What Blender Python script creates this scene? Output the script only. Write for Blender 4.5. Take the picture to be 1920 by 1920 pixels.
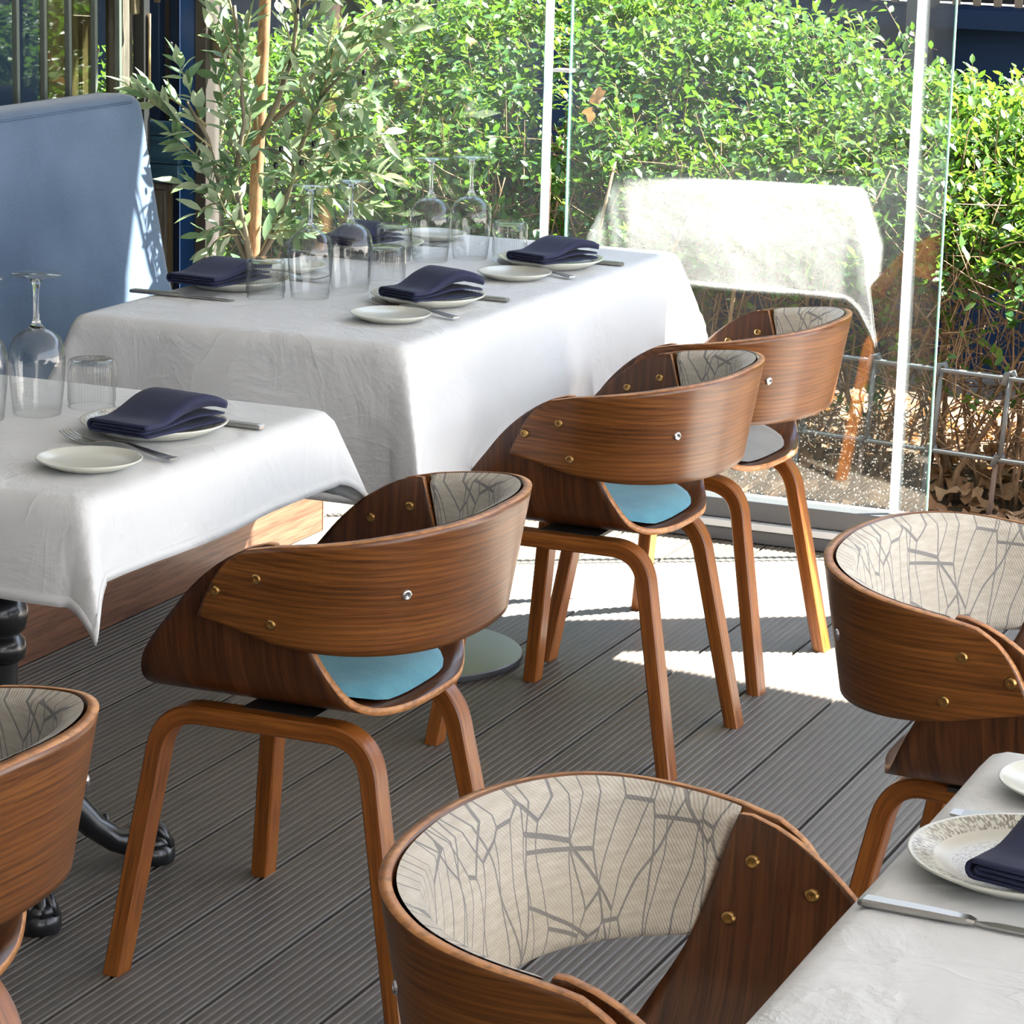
import bpy, bmesh, math, random
from mathutils import Vector, Matrix, noise

# ------------------------------------------------------------------ reset
for o in list(bpy.data.objects):
    bpy.data.objects.remove(o, do_unlink=True)
SC = bpy.context.scene
COL = SC.collection
PI = math.pi
R = math.radians
rnd = random.Random(7)

# ------------------------------------------------------------------ camera
CAM_H = 1.6
FPX = 5548.05
YAW, PITCH, ROLL = R(-22.856), R(13.107), R(-1.5254)
_f = Vector((math.sin(YAW)*math.cos(PITCH), math.cos(YAW)*math.cos(PITCH), -math.sin(PITCH)))
_r = Vector((math.cos(YAW), -math.sin(YAW), 0))
_d = _f.cross(_r)
C_R = math.cos(ROLL)*_r + math.sin(ROLL)*_d
C_D = -math.sin(ROLL)*_r + math.cos(ROLL)*_d
cam = bpy.data.cameras.new('camera')
camo = bpy.data.objects.new('camera', cam)
COL.objects.link(camo)
m = Matrix.Identity(4)
for i in range(3):
    m[i][0] = C_R[i]; m[i][1] = -C_D[i]; m[i][2] = -_f[i]
m[2][3] = CAM_H
camo.matrix_world = m
cam.sensor_width = 36.0
cam.lens = FPX/1920*36.0
cam.clip_start = 0.05
cam.clip_end = 200
SC.camera = camo

# ------------------------------------------------------------------ world, sun, exposure
w = bpy.data.worlds.new('world'); SC.world = w
w.use_nodes = True
nt = w.node_tree; nt.nodes.clear()
out = nt.nodes.new('ShaderNodeOutputWorld'); bg = nt.nodes.new('ShaderNodeBackground')
tc = nt.nodes.new('ShaderNodeTexCoord'); sx = nt.nodes.new('ShaderNodeSeparateXYZ'); rp = nt.nodes.new('ShaderNodeValToRGB')
nt.links.new(tc.outputs['Generated'], sx.inputs[0]); nt.links.new(sx.outputs['Z'], rp.inputs[0])
rp.color_ramp.elements[0].position = 0.0; rp.color_ramp.elements[0].color = (0.96, 0.985, 1.0, 1)
rp.color_ramp.elements[1].position = 0.7; rp.color_ramp.elements[1].color = (0.42, 0.60, 0.95, 1)
nt.links.new(rp.outputs[0], bg.inputs[0]); bg.inputs[1].default_value = 2.75
nt.links.new(bg.outputs[0], out.inputs[0])

SUN_DIR = Vector((-0.85, -0.53, -1.2)).normalized()
sl = bpy.data.lights.new('sun', 'SUN'); sl.energy = 46.0; sl.angle = R(0.53); sl.color = (1.0, 0.95, 0.87)
so = bpy.data.objects.new('sun', sl); COL.objects.link(so)
so.rotation_euler = SUN_DIR.to_track_quat('-Z', 'Y').to_euler()
so.location = (4, 8, 9)

vs = SC.view_settings
vs.view_transform = 'Standard'
try: vs.look = 'None'
except Exception: pass
vs.exposure = 0.72
vs.gamma = 1.0
vs.use_curve_mapping = False

# ------------------------------------------------------------------ placing helpers (pixel of the photograph -> point on a real plane)
def ray(x, y): return C_R*((x-960)/FPX) + C_D*((y-960)/FPX) + _f
def at_z(x, y, z=0.0):
    d = ray(x, y); t = (z-CAM_H)/d.z; return Vector((0, 0, CAM_H)) + d*t
def at_y(x, y, Y):
    d = ray(x, y); return Vector((0, 0, CAM_H)) + d*(Y/d.y)
def at_x(x, y, X):
    d = ray(x, y); return Vector((0, 0, CAM_H)) + d*(X/d.x)

# ------------------------------------------------------------------ object helpers
def link(o, parent=None):
    COL.objects.link(o)
    if parent: o.parent = parent
    return o
def empty(name, loc=(0, 0, 0), rz=0.0, parent=None):
    o = bpy.data.objects.new(name, None); o.empty_display_size = 0.05
    link(o, parent); o.location = loc; o.rotation_euler = (0, 0, rz); return o
def tag(o, label=None, cat=None, group=None, kind=None):
    if label: o['label'] = label
    if cat: o['category'] = cat
    if group: o['group'] = group
    if kind: o['kind'] = kind
    return o
def mesh(name, V, F, mats=None, uv=None, smooth=False, mi=None):
    me = bpy.data.meshes.new(name)
    me.from_pydata([tuple(v) for v in V], [], F)
    if mats:
        for mm in (mats if isinstance(mats, (list, tuple)) else [mats]): me.materials.append(mm)
    if mi:
        for p, i in zip(me.polygons, mi): p.material_index = i
    if smooth:
        me.polygons.foreach_set('use_smooth', [True]*len(me.polygons))
    if uv:
        ul = me.uv_layers.new(name='UVMap')
        for p in me.polygons:
            for li in p.loop_indices:
                ul.data[li].uv = uv[me.loops[li].vertex_index]
    me.update()
    return me
def mobj(name, me, parent=None, loc=None, rot=None):
    o = bpy.data.objects.new(name, me); link(o, parent)
    if loc is not None: o.location = loc
    if rot is not None: o.rotation_euler = rot
    return o
class MB:
    """collects shapes that form one part"""
    def __init__(s): s.V = []; s.F = []
    def add(s, V, F):
        b = len(s.V); s.V += [Vector(v) for v in V]; s.F += [tuple(i+b for i in f) for f in F]; return s
    def box(s, x0, x1, y0, y1, z0, z1):
        V = [(x, y, z) for z in (z0, z1) for y in (y0, y1) for x in (x0, x1)]
        return s.add(V, [(0, 2, 3, 1), (4, 5, 7, 6), (0, 1, 5, 4), (1, 3, 7, 5), (3, 2, 6, 7), (2, 0, 4, 6)])
    def tube(s, P, rad, n=8, cap=True):
        P = [Vector(p) for p in P]
        if not isinstance(rad, (list, tuple)): rad = [rad]*len(P)
        V = []; F = []
        up = None
        for i, p in enumerate(P):
            t = (P[min(i+1, len(P)-1)] - P[max(i-1, 0)]).normalized()
            if up is None: up = t.orthogonal().normalized()
            up = (up - t*up.dot(t)).normalized(); sd = t.cross(up)
            for k in range(n):
                a = 2*PI*k/n; V.append(p + (up*math.cos(a)+sd*math.sin(a))*rad[i])
        for i in range(len(P)-1):
            for k in range(n):
                a = i*n+k; b = i*n+(k+1) % n; F.append((a, b, b+n, a+n))
        if cap:
            F.append(tuple(range(n-1, -1, -1))); F.append(tuple((len(P)-1)*n+k for k in range(n)))
        return s.add(V, F)
    def lathe(s, prof, n=24, c=(0, 0, 0), rib=None):
        c = Vector(c); V = []; F = []
        for (r, z) in prof:
            for k in range(n):
                a = 2*PI*k/n; rr = r + (rib(k, z, r) if rib else 0)
                V.append(c + Vector((rr*math.cos(a), rr*math.sin(a), z)))
        for i in range(len(prof)-1):
            for k in range(n):
                a = i*n+k; b = i*n+(k+1) % n; F.append((a, b, b+n, a+n))
        return s.add(V, F)
    def build(s, name, mat, parent=None, smooth=False, loc=None, rot=None, bevel=0.0, auto=None):
        o = mobj(name, mesh(name, s.V, s.F, mat, smooth=smooth or bool(auto)), parent, loc, rot)
        if bevel:
            b = o.modifiers.new('bevel', 'BEVEL'); b.width = bevel; b.segments = 2; b.limit_method = 'ANGLE'; b.angle_limit = R(40)
        if auto:
            e = o.modifiers.new('split', 'EDGE_SPLIT'); e.split_angle = R(auto)
        return o
def copy_tree(o, parent=None):
    c = o.copy(); COL.objects.link(c); c.parent = parent
    for ch in list(o.children): copy_tree(ch, c)
    return c
def lerp_tab(tab, x):
    if x <= tab[0][0]: return tab[0][1:]
    for a, b in zip(tab, tab[1:]):
        if x <= b[0]:
            t = (x-a[0])/(b[0]-a[0]); return tuple(p+(q-p)*t for p, q in zip(a[1:], b[1:]))
    return tab[-1][1:]
def cat_tab(tab, x):
    """smooth (Catmull-Rom) table lookup"""
    n = len(tab)
    if x <= tab[0][0]: return tab[0][1:]
    if x >= tab[-1][0]: return tab[-1][1:]
    for i in range(n-1):
        if x <= tab[i+1][0]:
            t = (x-tab[i][0])/(tab[i+1][0]-tab[i][0]); r = []
            for k in range(1, len(tab[0])):
                p1, p2 = tab[i][k], tab[i+1][k]; h = tab[i+1][0]-tab[i][0]
                m1 = (tab[i+1][k]-tab[i-1][k])/(tab[i+1][0]-tab[i-1][0])*h if i > 0 else p2-p1
                m2 = (tab[i+2][k]-tab[i][k])/(tab[i+2][0]-tab[i][0])*h if i < n-2 else p2-p1
                t2 = t*t; t3 = t2*t
                r.append((2*t3-3*t2+1)*p1+(t3-2*t2+t)*m1+(-2*t3+3*t2)*p2+(t3-t2)*m2)
            return tuple(r)

# ------------------------------------------------------------------ materials
class NM:
    def __init__(s, name):
        s.m = bpy.data.materials.new(name); s.m.use_nodes = True; s.t = s.m.node_tree; s.t.nodes.clear()
        s.out = s.n('ShaderNodeOutputMaterial')
    def n(s, typ, **kw):
        nd = s.t.nodes.new(typ)
        for k, v in kw.items(): setattr(nd, k, v)
        return nd
    def l(s, a, b): s.t.links.new(a, b)
    def co(s, kind='Object', scale=(1, 1, 1), rot=(0, 0, 0), loc=(0, 0, 0)):
        t = s.n('ShaderNodeTexCoord'); mp = s.n('ShaderNodeMapping')
        mp.inputs['Scale'].default_value = scale; mp.inputs['Rotation'].default_value = rot; mp.inputs['Location'].default_value = loc
        s.l(t.outputs[kind], mp.inputs[0]); return mp.outputs[0]
    def noise(s, vec, scale=5, detail=3, rough=0.5, dist=0.0):
        nd = s.n('ShaderNodeTexNoise'); nd.inputs['Scale'].default_value = scale; nd.inputs['Detail'].default_value = detail
        nd.inputs['Roughness'].default_value = rough; nd.inputs['Distortion'].default_value = dist
        s.l(vec, nd.inputs['Vector']); return nd.outputs[0]
    def ramp(s, fac, stops):
        r = s.n('ShaderNodeValToRGB'); e = r.color_ramp.elements
        while len(e) < len(stops): e.new(0.5)
        for k, (p, c) in zip(e, stops):
            k.position = p; k.color = (c[0], c[1], c[2], 1) if not isinstance(c, (int, float)) else (c, c, c, 1)
        s.l(fac, r.inputs[0]); return r.outputs[0]
    def mix(s, fac, a, b, mode='MIX'):
        x = s.n('ShaderNodeMix', data_type='RGBA', blend_type=mode)
        for i, v in ((0, fac), (6, a), (7, b)):
            if hasattr(v, 'links'): s.l(v, x.inputs[i])
            elif isinstance(v, (tuple, list)): x.inputs[i].default_value = (v[0], v[1], v[2], 1)
            else: x.inputs[i].default_value = v
        return x.outputs[2]
    def math(s, op, a, b=0.0, c=0.0):
        x = s.n('ShaderNodeMath', operation=op)
        for i, v in enumerate((a, b, c)):
            if hasattr(v, 'links'): s.l(v, x.inputs[i])
            else: x.inputs[i].default_value = v
        return x.outputs[0]
    def bump(s, h, st=0.2, d=0.002):
        b = s.n('ShaderNodeBump'); b.inputs['Strength'].default_value = st; b.inputs['Distance'].default_value = d
        s.l(h, b.inputs['Height']); return b.outputs[0]
    def bsdf(s, col, rough=0.5, metal=0.0, normal=None, coat=0.0, sheen=0.0, spec=None, **kw):
        p = s.n('ShaderNodeBsdfPrincipled')
        if hasattr(col, 'links'): s.l(col, p.inputs['Base Color'])
        else: p.inputs['Base Color'].default_value = (col[0], col[1], col[2], 1)
        if hasattr(rough, 'links'): s.l(rough, p.inputs['Roughness'])
        else: p.inputs['Roughness'].default_value = rough
        p.inputs['Metallic'].default_value = metal
        if coat: p.inputs['Coat Weight'].default_value = coat; p.inputs['Coat Roughness'].default_value = 0.18
        if sheen: p.inputs['Sheen Weight'].default_value = sheen; p.inputs['Sheen Roughness'].default_value = 0.4
        if spec is not None: p.inputs['Specular IOR Level'].default_value = spec
        if normal is not None: s.l(normal, p.inputs['Normal'])
        return p.outputs[0]
    def done(s, sh): s.l(sh, s.out.inputs['Surface']); return s.m

def plain(name, col, rough=0.5, metal=0.0, **kw):
    k = NM(name); return k.done(k.bsdf(col, rough, metal, **kw))

def wood_mat(name, dark, mid, light, kind, scale, flame=False, rough=0.33, coat=0.3):
    k = NM(name)
    v = k.co(kind, scale)
    a = k.noise(v, 1.0, 5, 0.6, 0.6)
    fine = k.noise(k.co(kind, tuple(q*5 for q in scale)), 1.0, 2, 0.6)
    base = k.ramp(a, [(0.28, dark), (0.5, mid), (0.74, light)])
    if flame:
        wv = k.n('ShaderNodeTexWave', wave_type='RINGS', rings_direction='SPHERICAL', wave_profile='SIN')
        wv.inputs['Scale'].default_value = 1.6; wv.inputs['Distortion'].default_value = 3.0; wv.inputs['Detail'].default_value = 3; wv.inputs['Detail Scale'].default_value = 1.2
        k.l(k.co(kind, (scale[0]*1.2, scale[1]*0.33, scale[2]*0.33), loc=(-0.35*scale[0], -0.20*scale[1]*.33, 0)), wv.inputs['Vector'])
        base = k.mix(0.28, base, k.ramp(wv.outputs['Fac'], [(0.05, dark), (0.4, mid), (0.95, light)]))
    c = k.mix(0.6, base, k.ramp(fine, [(0.35, 0.35), (0.55, 1.0)]), 'MULTIPLY')
    return k.done(k.bsdf(c, rough, normal=k.bump(fine, 0.08, 0.001), coat=coat))

M = {}
W_D, W_M, W_L = (0.085, 0.026, 0.005), (0.180, 0.058, 0.010), (0.28, 0.105, 0.022)
M['band'] = wood_mat('walnut_band', W_D, W_M, W_L, 'UV', (2.0, 75, 1), True, coat=0.12)
M['shell'] = wood_mat('walnut_shell', (0.045, 0.014, 0.004), (0.100, 0.032, 0.009), (0.18, 0.064, 0.019), 'Object', (85, 3.0, 3.0), coat=0.12)
M['ply_edge'] = wood_mat('plywood_edge', (0.36, 0.135, 0.038), (0.54, 0.235, 0.080), (0.66, 0.33, 0.13), 'Object', (14, 14, 40), rough=0.45, coat=0.05)
M['leg'] = wood_mat('bentwood_leg', (0.130, 0.034, 0.005), (0.27, 0.080, 0.011), (0.40, 0.140, 0.023), 'UV', (3.0, 110, 1), rough=0.35, coat=0.12)

def pad_fabric():
    k = NM('pad_fabric')
    t = k.n('ShaderNodeTexCoord')
    dist = k.noise(t.outputs['UV'], 7, 1)
    add = k.n('ShaderNodeVectorMath', operation='ADD')
    cmb = k.n('ShaderNodeCombineXYZ'); k.l(k.math('MULTIPLY', k.math('SUBTRACT', dist, 0.5), 0.07), cmb.inputs[0])
    k.l(t.outputs['UV'], add.inputs[0]); k.l(cmb.outputs[0], add.inputs[1])
    lines = None
    for sc, rot, wd, off in (((20, 8.5, 1), 0.35, 0.019, 0.0), ((13, 6.0, 1), -0.55, 0.014, 3.7), ((15, 4.5, 1), 0.95, 0.012, 8.2)):
        mp = k.n('ShaderNodeMapping'); mp.inputs['Scale'].default_value = sc; mp.inputs['Rotation'].default_value = (0, 0, rot); mp.inputs['Location'].default_value = (off, off, 0)
        k.l(add.outputs[0], mp.inputs[0])
        vo = k.n('ShaderNodeTexVoronoi', feature='DISTANCE_TO_EDGE', voronoi_dimensions='2D'); vo.inputs['Scale'].default_value = 1
        k.l(mp.outputs[0], vo.inputs['Vector'])
        ln = k.math('LESS_THAN', vo.outputs['Distance'], wd)
        lines = ln if lines is None else k.math('MAXIMUM', lines, ln)
    wv = k.n('ShaderNodeTexWave', wave_type='BANDS', bands_direction='DIAGONAL'); wv.inputs['Scale'].default_value = 130; wv.inputs['Distortion'].default_value = 1.0
    k.l(t.outputs['UV'], wv.inputs['Vector'])
    mott = k.noise(k.co('UV', (40, 160, 1)), 1, 3)
    base = k.ramp(mott, [(0.3, (0.49, 0.445, 0.37)), (0.7, (0.63, 0.585, 0.505))])
    base = k.mix(k.math('MULTIPLY', wv.outputs['Fac'], 0.22), base, (0.34, 0.28, 0.21))
    c = k.mix(k.math('MULTIPLY', lines, 0.78), base, (0.15, 0.15, 0.155))
    return k.done(k.bsdf(c, 0.9, sheen=0.15, normal=k.bump(wv.outputs['Fac'], 0.35, 0.001)))
M['pad'] = pad_fabric()

def fabric(name, a, b, sc=(600, 600, 600), mott=14, sheen=0.3, st=0.25):
    k = NM(name)
    fine = k.noise(k.co('Object', sc), 1, 2)
    big = k.noise(k.co('Object'), mott, 3)
    c = k.mix(0.35, k.ramp(big, [(0.3, a), (0.7, b)]), k.ramp(fine, [(0.35, a), (0.65, b)]))
    return k.done(k.bsdf(c, 0.85, sheen=sheen, normal=k.bump(fine, st, 0.001)))
M['seat_blue'] = fabric('blue_wool', (0.055, 0.22, 0.30), (0.14, 0.38, 0.47))
M['seat_grey'] = fabric('grey_wool', (0.17, 0.165, 0.155), (0.28, 0.275, 0.26))
M['velvet'] = fabric('blue_velvet', (0.050, 0.085, 0.145), (0.105, 0.155, 0.235), (300, 300, 300), 5, 0.45, 0.12)
M['piping'] = plain('velvet_piping', (0.07, 0.11, 0.18), 0.8)
M['navy'] = fabric('navy_linen', (0.007, 0.010, 0.038), (0.018, 0.023, 0.070), (900, 900, 900), 30, 0.06, 0.3)
def cloth_mat():
    k = NM('tablecloth_cotton')
    n1 = k.noise(k.co('Object', (5, 5, 5)), 1.4, 5, 0.55, 0.8)
    cr = k.noise(k.co('Object', (3.4, 3.4, 2.2)), 1.6, 4, 0.5, 1.6)
    ridge = k.math('POWER', k.math('SUBTRACT', 1.0, k.math('MULTIPLY', k.math('ABSOLUTE', k.math('SUBTRACT', cr, 0.5)), 2.0)), 9.0)
    n2 = k.noise(k.co('Object', (900, 900, 900)), 1, 1)
    h = k.math('ADD', k.math('ADD', n1, k.math('MULTIPLY', ridge, 0.10)), k.math('MULTIPLY', n2, 0.02))
    d = k.bsdf((0.755, 0.76, 0.76), 0.8, normal=k.bump(h, 0.65, 0.014), sheen=0.1)
    tr = k.n('ShaderNodeBsdfTranslucent'); tr.inputs[0].default_value = (0.75, 0.73, 0.70, 1)
    mx = k.n('ShaderNodeMixShader'); mx.inputs[0].default_value = 0.12
    k.l(d, mx.inputs[1]); k.l(tr.outputs[0], mx.inputs[2]); return k.done(mx.outputs[0])
M['cloth'] = cloth_mat()
M['porcelain'] = plain('cream_porcelain', (0.66, 0.66, 0.58), 0.22)
def plate_pattern():
    k = NM('patterned_stoneware')
    t = k.n('ShaderNodeTexCoord'); s = k.n('ShaderNodeSeparateXYZ'); k.l(t.outputs['Object'], s.inputs[0])
    r = k.math('SQRT', k.math('ADD', k.math('MULTIPLY', s.outputs[0], s.outputs[0]), k.math('MULTIPLY', s.outputs[1], s.outputs[1])))
    a = k.math('ARCTAN2', s.outputs[1], s.outputs[0])
    pc = k.n('ShaderNodeCombineXYZ'); k.l(k.math('MULTIPLY', a, 34), pc.inputs[0]); k.l(k.math('MULTIPLY', r, 130), pc.inputs[1])
    rimn = k.noise(pc.outputs[0], 1.0, 2, 0.6)
    rim = k.math('MULTIPLY', k.math('GREATER_THAN', rimn, 0.50), k.math('MULTIPLY', k.math('GREATER_THAN', r, 0.082), k.math('LESS_THAN', r, 0.1005)))
    pc2 = k.n('ShaderNodeCombineXYZ'); k.l(k.math('MULTIPLY', a, 11), pc2.inputs[0]); k.l(k.math('MULTIPLY', r, 480), pc2.inputs[1])
    inn = k.noise(pc2.outputs[0], 1.0, 2, 0.6)
    mid = k.math('MULTIPLY', k.math('GREATER_THAN', inn, 0.54), k.math('LESS_THAN', r, 0.066))
    soft = k.noise(k.co('Object', (30, 30, 30)), 1, 2)
    pat = k.math('MULTIPLY', k.math('MAXIMUM', rim, k.math('MULTIPLY', mid, 0.75)), k.math('MULTIPLY', soft, 1.3))
    c = k.mix(pat, (0.64, 0.63, 0.55), (0.13, 0.10, 0.075))
    return k.done(k.bsdf(c, 0.25))
M['plate_top'] = plate_pattern()
M['steel'] = plain('cutlery_steel', (0.42, 0.41, 0.39), 0.28, 1.0)
M['brass'] = plain('brass_bolt', (0.50, 0.30, 0.11), 0.28, 1.0)
M['chrome'] = plain('chrome_bolt', (0.62, 0.62, 0.63), 0.2, 1.0)
M['black_iron'] = plain('black_cast_iron', (0.010, 0.011, 0.013), 0.28, 0.0, coat=0.5)
M['disc_steel'] = plain('brushed_steel', (0.36, 0.39, 0.43), 0.34, 0.7)
M['black'] = plain('matt_black', (0.012, 0.012, 0.013), 0.6)
M['mount'] = plain('dark_mount', (0.03, 0.028, 0.026), 0.45)
M['table_wood'] = plain('table_board', (0.22, 0.15, 0.09), 0.6)

def clear_glass(name, tint, base, edge, rough=0.0):
    """thin clear glass: see-through with real mirror reflection rising at grazing angles"""
    k = NM(name)
    tr = k.n('ShaderNodeBsdfTransparent'); tr.inputs[0].default_value = (*tint, 1)
    gl = k.n('ShaderNodeBsdfGlossy'); gl.inputs['Color'].default_value = (1, 1, 1, 1); gl.inputs['Roughness'].default_value = rough
    lw = k.n('ShaderNodeLayerWeight'); lw.inputs['Blend'].default_value = 0.5
    f = k.math('MINIMUM', k.math('MULTIPLY_ADD', k.math('POWER', lw.outputs['Facing'], 4.0), edge, base), 1.0)
    mx = k.n('ShaderNodeMixShader'); k.l(f, mx.inputs[0]); k.l(tr.outputs[0], mx.inputs[1]); k.l(gl.outputs[0], mx.inputs[2])
    return k.done(mx.outputs[0])
k = NM('clear_glassware')
lw = k.n('ShaderNodeLayerWeight'); lw.inputs['Blend'].default_value = 0.5
f3 = k.math('POWER', lw.outputs['Facing'], 3.5)
tr = k.n('ShaderNodeBsdfTransparent'); k.l(k.mix(f3, (0.988, 0.991, 0.989), (0.74, 0.76, 0.75)), tr.inputs[0])
gl = k.n('ShaderNodeBsdfGlossy'); gl.inputs['Roughness'].default_value = 0.0
mx = k.n('ShaderNodeMixShader'); k.l(k.math('MULTIPLY_ADD', f3, 0.70, 0.035), mx.inputs[0])
k.l(tr.outputs[0], mx.inputs[1]); k.l(gl.outputs[0], mx.inputs[2]); M['glassware'] = k.done(mx.outputs[0])
k = NM('solid_glass'); g = k.n('ShaderNodeBsdfGlass'); g.inputs['IOR'].default_value = 1.45; g.inputs['Roughness'].default_value = 0.0
g.inputs['Color'].default_value = (0.97, 0.985, 0.98, 1)
M['solid_glass'] = k.done(g.outputs[0])
def pane_mat():
    k = NM('dusty_window_glass')
    tr = k.n('ShaderNodeBsdfTransparent'); tr.inputs[0].default_value = (0.90, 0.935, 0.92, 1)
    gl = k.n('ShaderNodeBsdfGlossy'); gl.inputs['Roughness'].default_value = 0.0
    lw = k.n('ShaderNodeLayerWeight'); lw.inputs['Blend'].default_value = 0.5
    f = k.math('MINIMUM', k.math('MULTIPLY_ADD', k.math('POWER', lw.outputs['Facing'], 5.0), 0.95, 0.105), 1.0)
    mx = k.n('ShaderNodeMixShader'); k.l(f, mx.inputs[0]); k.l(tr.outputs[0], mx.inputs[1]); k.l(gl.outputs[0], mx.inputs[2])
    # dried splashes of dust low on the pane
    t = k.n('ShaderNodeTexCoord'); s = k.n('ShaderNodeSeparateXYZ'); k.l(t.outputs['Object'], s.inputs[0])
    spk = k.n('ShaderNodeTexVoronoi', feature='F1'); spk.inputs['Scale'].default_value = 120; k.l(t.outputs['Object'], spk.inputs['Vector'])
    sp = k.math('LESS_THAN', spk.outputs['Distance'], k.math('MULTIPLY', k.noise(t.outputs['Object'], 60, 2), 0.42))
    low = k.ramp(s.outputs[2], [(0.0, 0.85), (0.42, 0.0)])
    film = k.math('MULTIPLY', k.noise(k.co('Object', (8, 8, 2)), 1, 3), 0.012)
    dust = k.math('MAXIMUM', k.math('MULTIPLY', k.math('MULTIPLY', sp, low), 0.5), film)
    df = k.n('ShaderNodeBsdfTranslucent'); df.inputs[0].default_value = (0.7, 0.68, 0.62, 1)
    d2 = k.n('ShaderNodeBsdfDiffuse'); d2.inputs[0].default_value = (0.6, 0.58, 0.53, 1)
    dm = k.n('ShaderNodeMixShader'); dm.inputs[0].default_value = 0.4; k.l(df.outputs[0], dm.inputs[1]); k.l(d2.outputs[0], dm.inputs[2])
    m2 = k.n('ShaderNodeMixShader'); k.l(dust, m2.inputs[0]); k.l(mx.outputs[0], m2.inputs[1]); k.l(dm.outputs[0], m2.inputs[2])
    return k.done(m2.outputs[0])
M['pane'] = pane_mat()
M['glass_edge'] = plain('green_glass_edge', (0.25, 0.52, 0.44), 0.15)
k = NM('white_seal'); d_ = k.bsdf((0.82, 0.84, 0.88), 0.35); t_ = k.n('ShaderNodeBsdfTranslucent'); t_.inputs[0].default_value = (0.85, 0.87, 0.92, 1)
x_ = k.n('ShaderNodeMixShader'); x_.inputs[0].default_value = 0.45; k.l(d_, x_.inputs[1]); k.l(t_.outputs[0], x_.inputs[2])
M['seal'] = k.done(x_.outputs[0])
M['alu_dark'] = plain('dark_grey_aluminium', (0.085, 0.088, 0.095), 0.42)
M['alu_light'] = plain('pale_aluminium', (0.55, 0.56, 0.57), 0.35)

def deck_mat():
    k = NM('composite_deck')
    n1 = k.noise(k.co('Object', (90, 2.0, 30)), 1, 4, 0.6)
    n2 = k.noise(k.co('Object', (3, 1.1, 1)), 1, 4, 0.6)
    n3 = k.noise(k.co('Object', (400, 60, 60)), 1, 2)
    oi = k.n('ShaderNodeObjectInfo')
    c = k.ramp(n1, [(0.25, (0.096, 0.081, 0.067)), (0.75, (0.192, 0.166, 0.140))])
    c = k.mix(0.6, c, k.ramp(n2, [(0.3, (0.099, 0.090, 0.077)), (0.72, (0.205, 0.176, 0.146))]))
    c = k.mix(1.0, c, k.ramp(oi.outputs['Random'], [(0, 0.86), (1, 1.12)]), 'MULTIPLY')
    return k.done(k.bsdf(c, k.ramp(n2, [(0.3, 0.42), (0.7, 0.6)]), normal=k.bump(n3, 0.35, 0.001)))
M['deck'] = deck_mat()
M['sub'] = plain('dark_subfloor', (0.012, 0.012, 0.012), 0.9)
M['bench_wood'] = wood_mat('bench_laminate', (0.13, 0.055, 0.030), (0.22, 0.100, 0.060), (0.30, 0.15, 0.095), 'Object', (12, 1.6, 34), rough=0.45, coat=0.1)
M['bench_edge'] = plain('pale_edge_band', (0.42, 0.26, 0.16), 0.5)
M['plaster'] = plain('pale_soffit', (0.66, 0.67, 0.68), 0.8)
M['brown_frame'] = plain('brown_frame', (0.055, 0.046, 0.042), 0.5)
M['navy_paint'] = plain('navy_paint', (0.012, 0.030, 0.075), 0.45)
M['blue_paint'] = plain('bright_blue_paint', (0.012, 0.075, 0.26), 0.4)
k = NM('weathered_blue_board')
n1 = k.noise(k.co('Object', (6, 6, 45)), 1, 4)
M['blue_board'] = k.done(k.bsdf(k.ramp(n1, [(0.3, (0.008, 0.035, 0.075)), (0.7, (0.035, 0.105, 0.17))]), 0.55, normal=k.bump(n1, 0.4, 0.003)))
M['grey_wood'] = wood_mat('grey_weathered_wood', (0.045, 0.038, 0.030), (0.10, 0.085, 0.065), (0.17, 0.15, 0.12), 'Object', (40, 40, 4), rough=0.7, coat=0.0)
M['brown_wood'] = wood_mat('brown_board', (0.06, 0.035, 0.015), (0.12, 0.075, 0.03), (0.18, 0.12, 0.05), 'Object', (40, 40, 4), rough=0.6, coat=0.0)
M['slat'] = plain('grey_green_slat', (0.10, 0.118, 0.10), 0.6)
M['bronze'] = plain('dull_bronze', (0.20, 0.16, 0.105), 0.4, 0.8)
M['galv'] = plain('galvanised_rail', (0.11, 0.12, 0.125), 0.6, 0.2)
M['rust'] = plain('rusty_post', (0.13, 0.085, 0.065), 0.7)
k = NM('soil'); n1 = k.noise(k.co('Object', (14, 14, 14)), 1, 5)
M['soil'] = k.done(k.bsdf(k.ramp(n1, [(0.3, (0.028, 0.017, 0.010)), (0.7, (0.085, 0.054, 0.033))]), 0.95, normal=k.bump(n1, 0.8, 0.02)))
M['paving'] = plain('pale_paving', (0.36, 0.34, 0.31), 0.85)
def leaf_mat(name, c1, c2, trans, tcol, rough=0.4, attr=True):
    k = NM(name)
    if attr:
        a = k.n('ShaderNodeAttribute'); a.attribute_name = 'tone'; f = a.outputs['Fac']
    else:
        f = k.n('ShaderNodeObjectInfo').outputs['Random']
    d = k.bsdf(k.mix(f, c1, c2), rough)
    tr = k.n('ShaderNodeBsdfTranslucent'); k.l(k.mix(f, tuple(q*0.75 for q in tcol), tcol), tr.inputs[0])
    mx = k.n('ShaderNodeMixShader'); mx.inputs[0].default_value = trans
    k.l(d, mx.inputs[1]); k.l(tr.outputs[0], mx.inputs[2]); return k.done(mx.outputs[0])
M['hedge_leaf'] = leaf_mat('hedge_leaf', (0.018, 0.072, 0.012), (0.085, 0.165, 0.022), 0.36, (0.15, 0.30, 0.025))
M['hedge_leaf_one'] = leaf_mat('hedge_leaf_single', (0.02, 0.08, 0.014), (0.095, 0.175, 0.025), 0.36, (0.16, 0.31, 0.028), attr=False)
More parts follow.
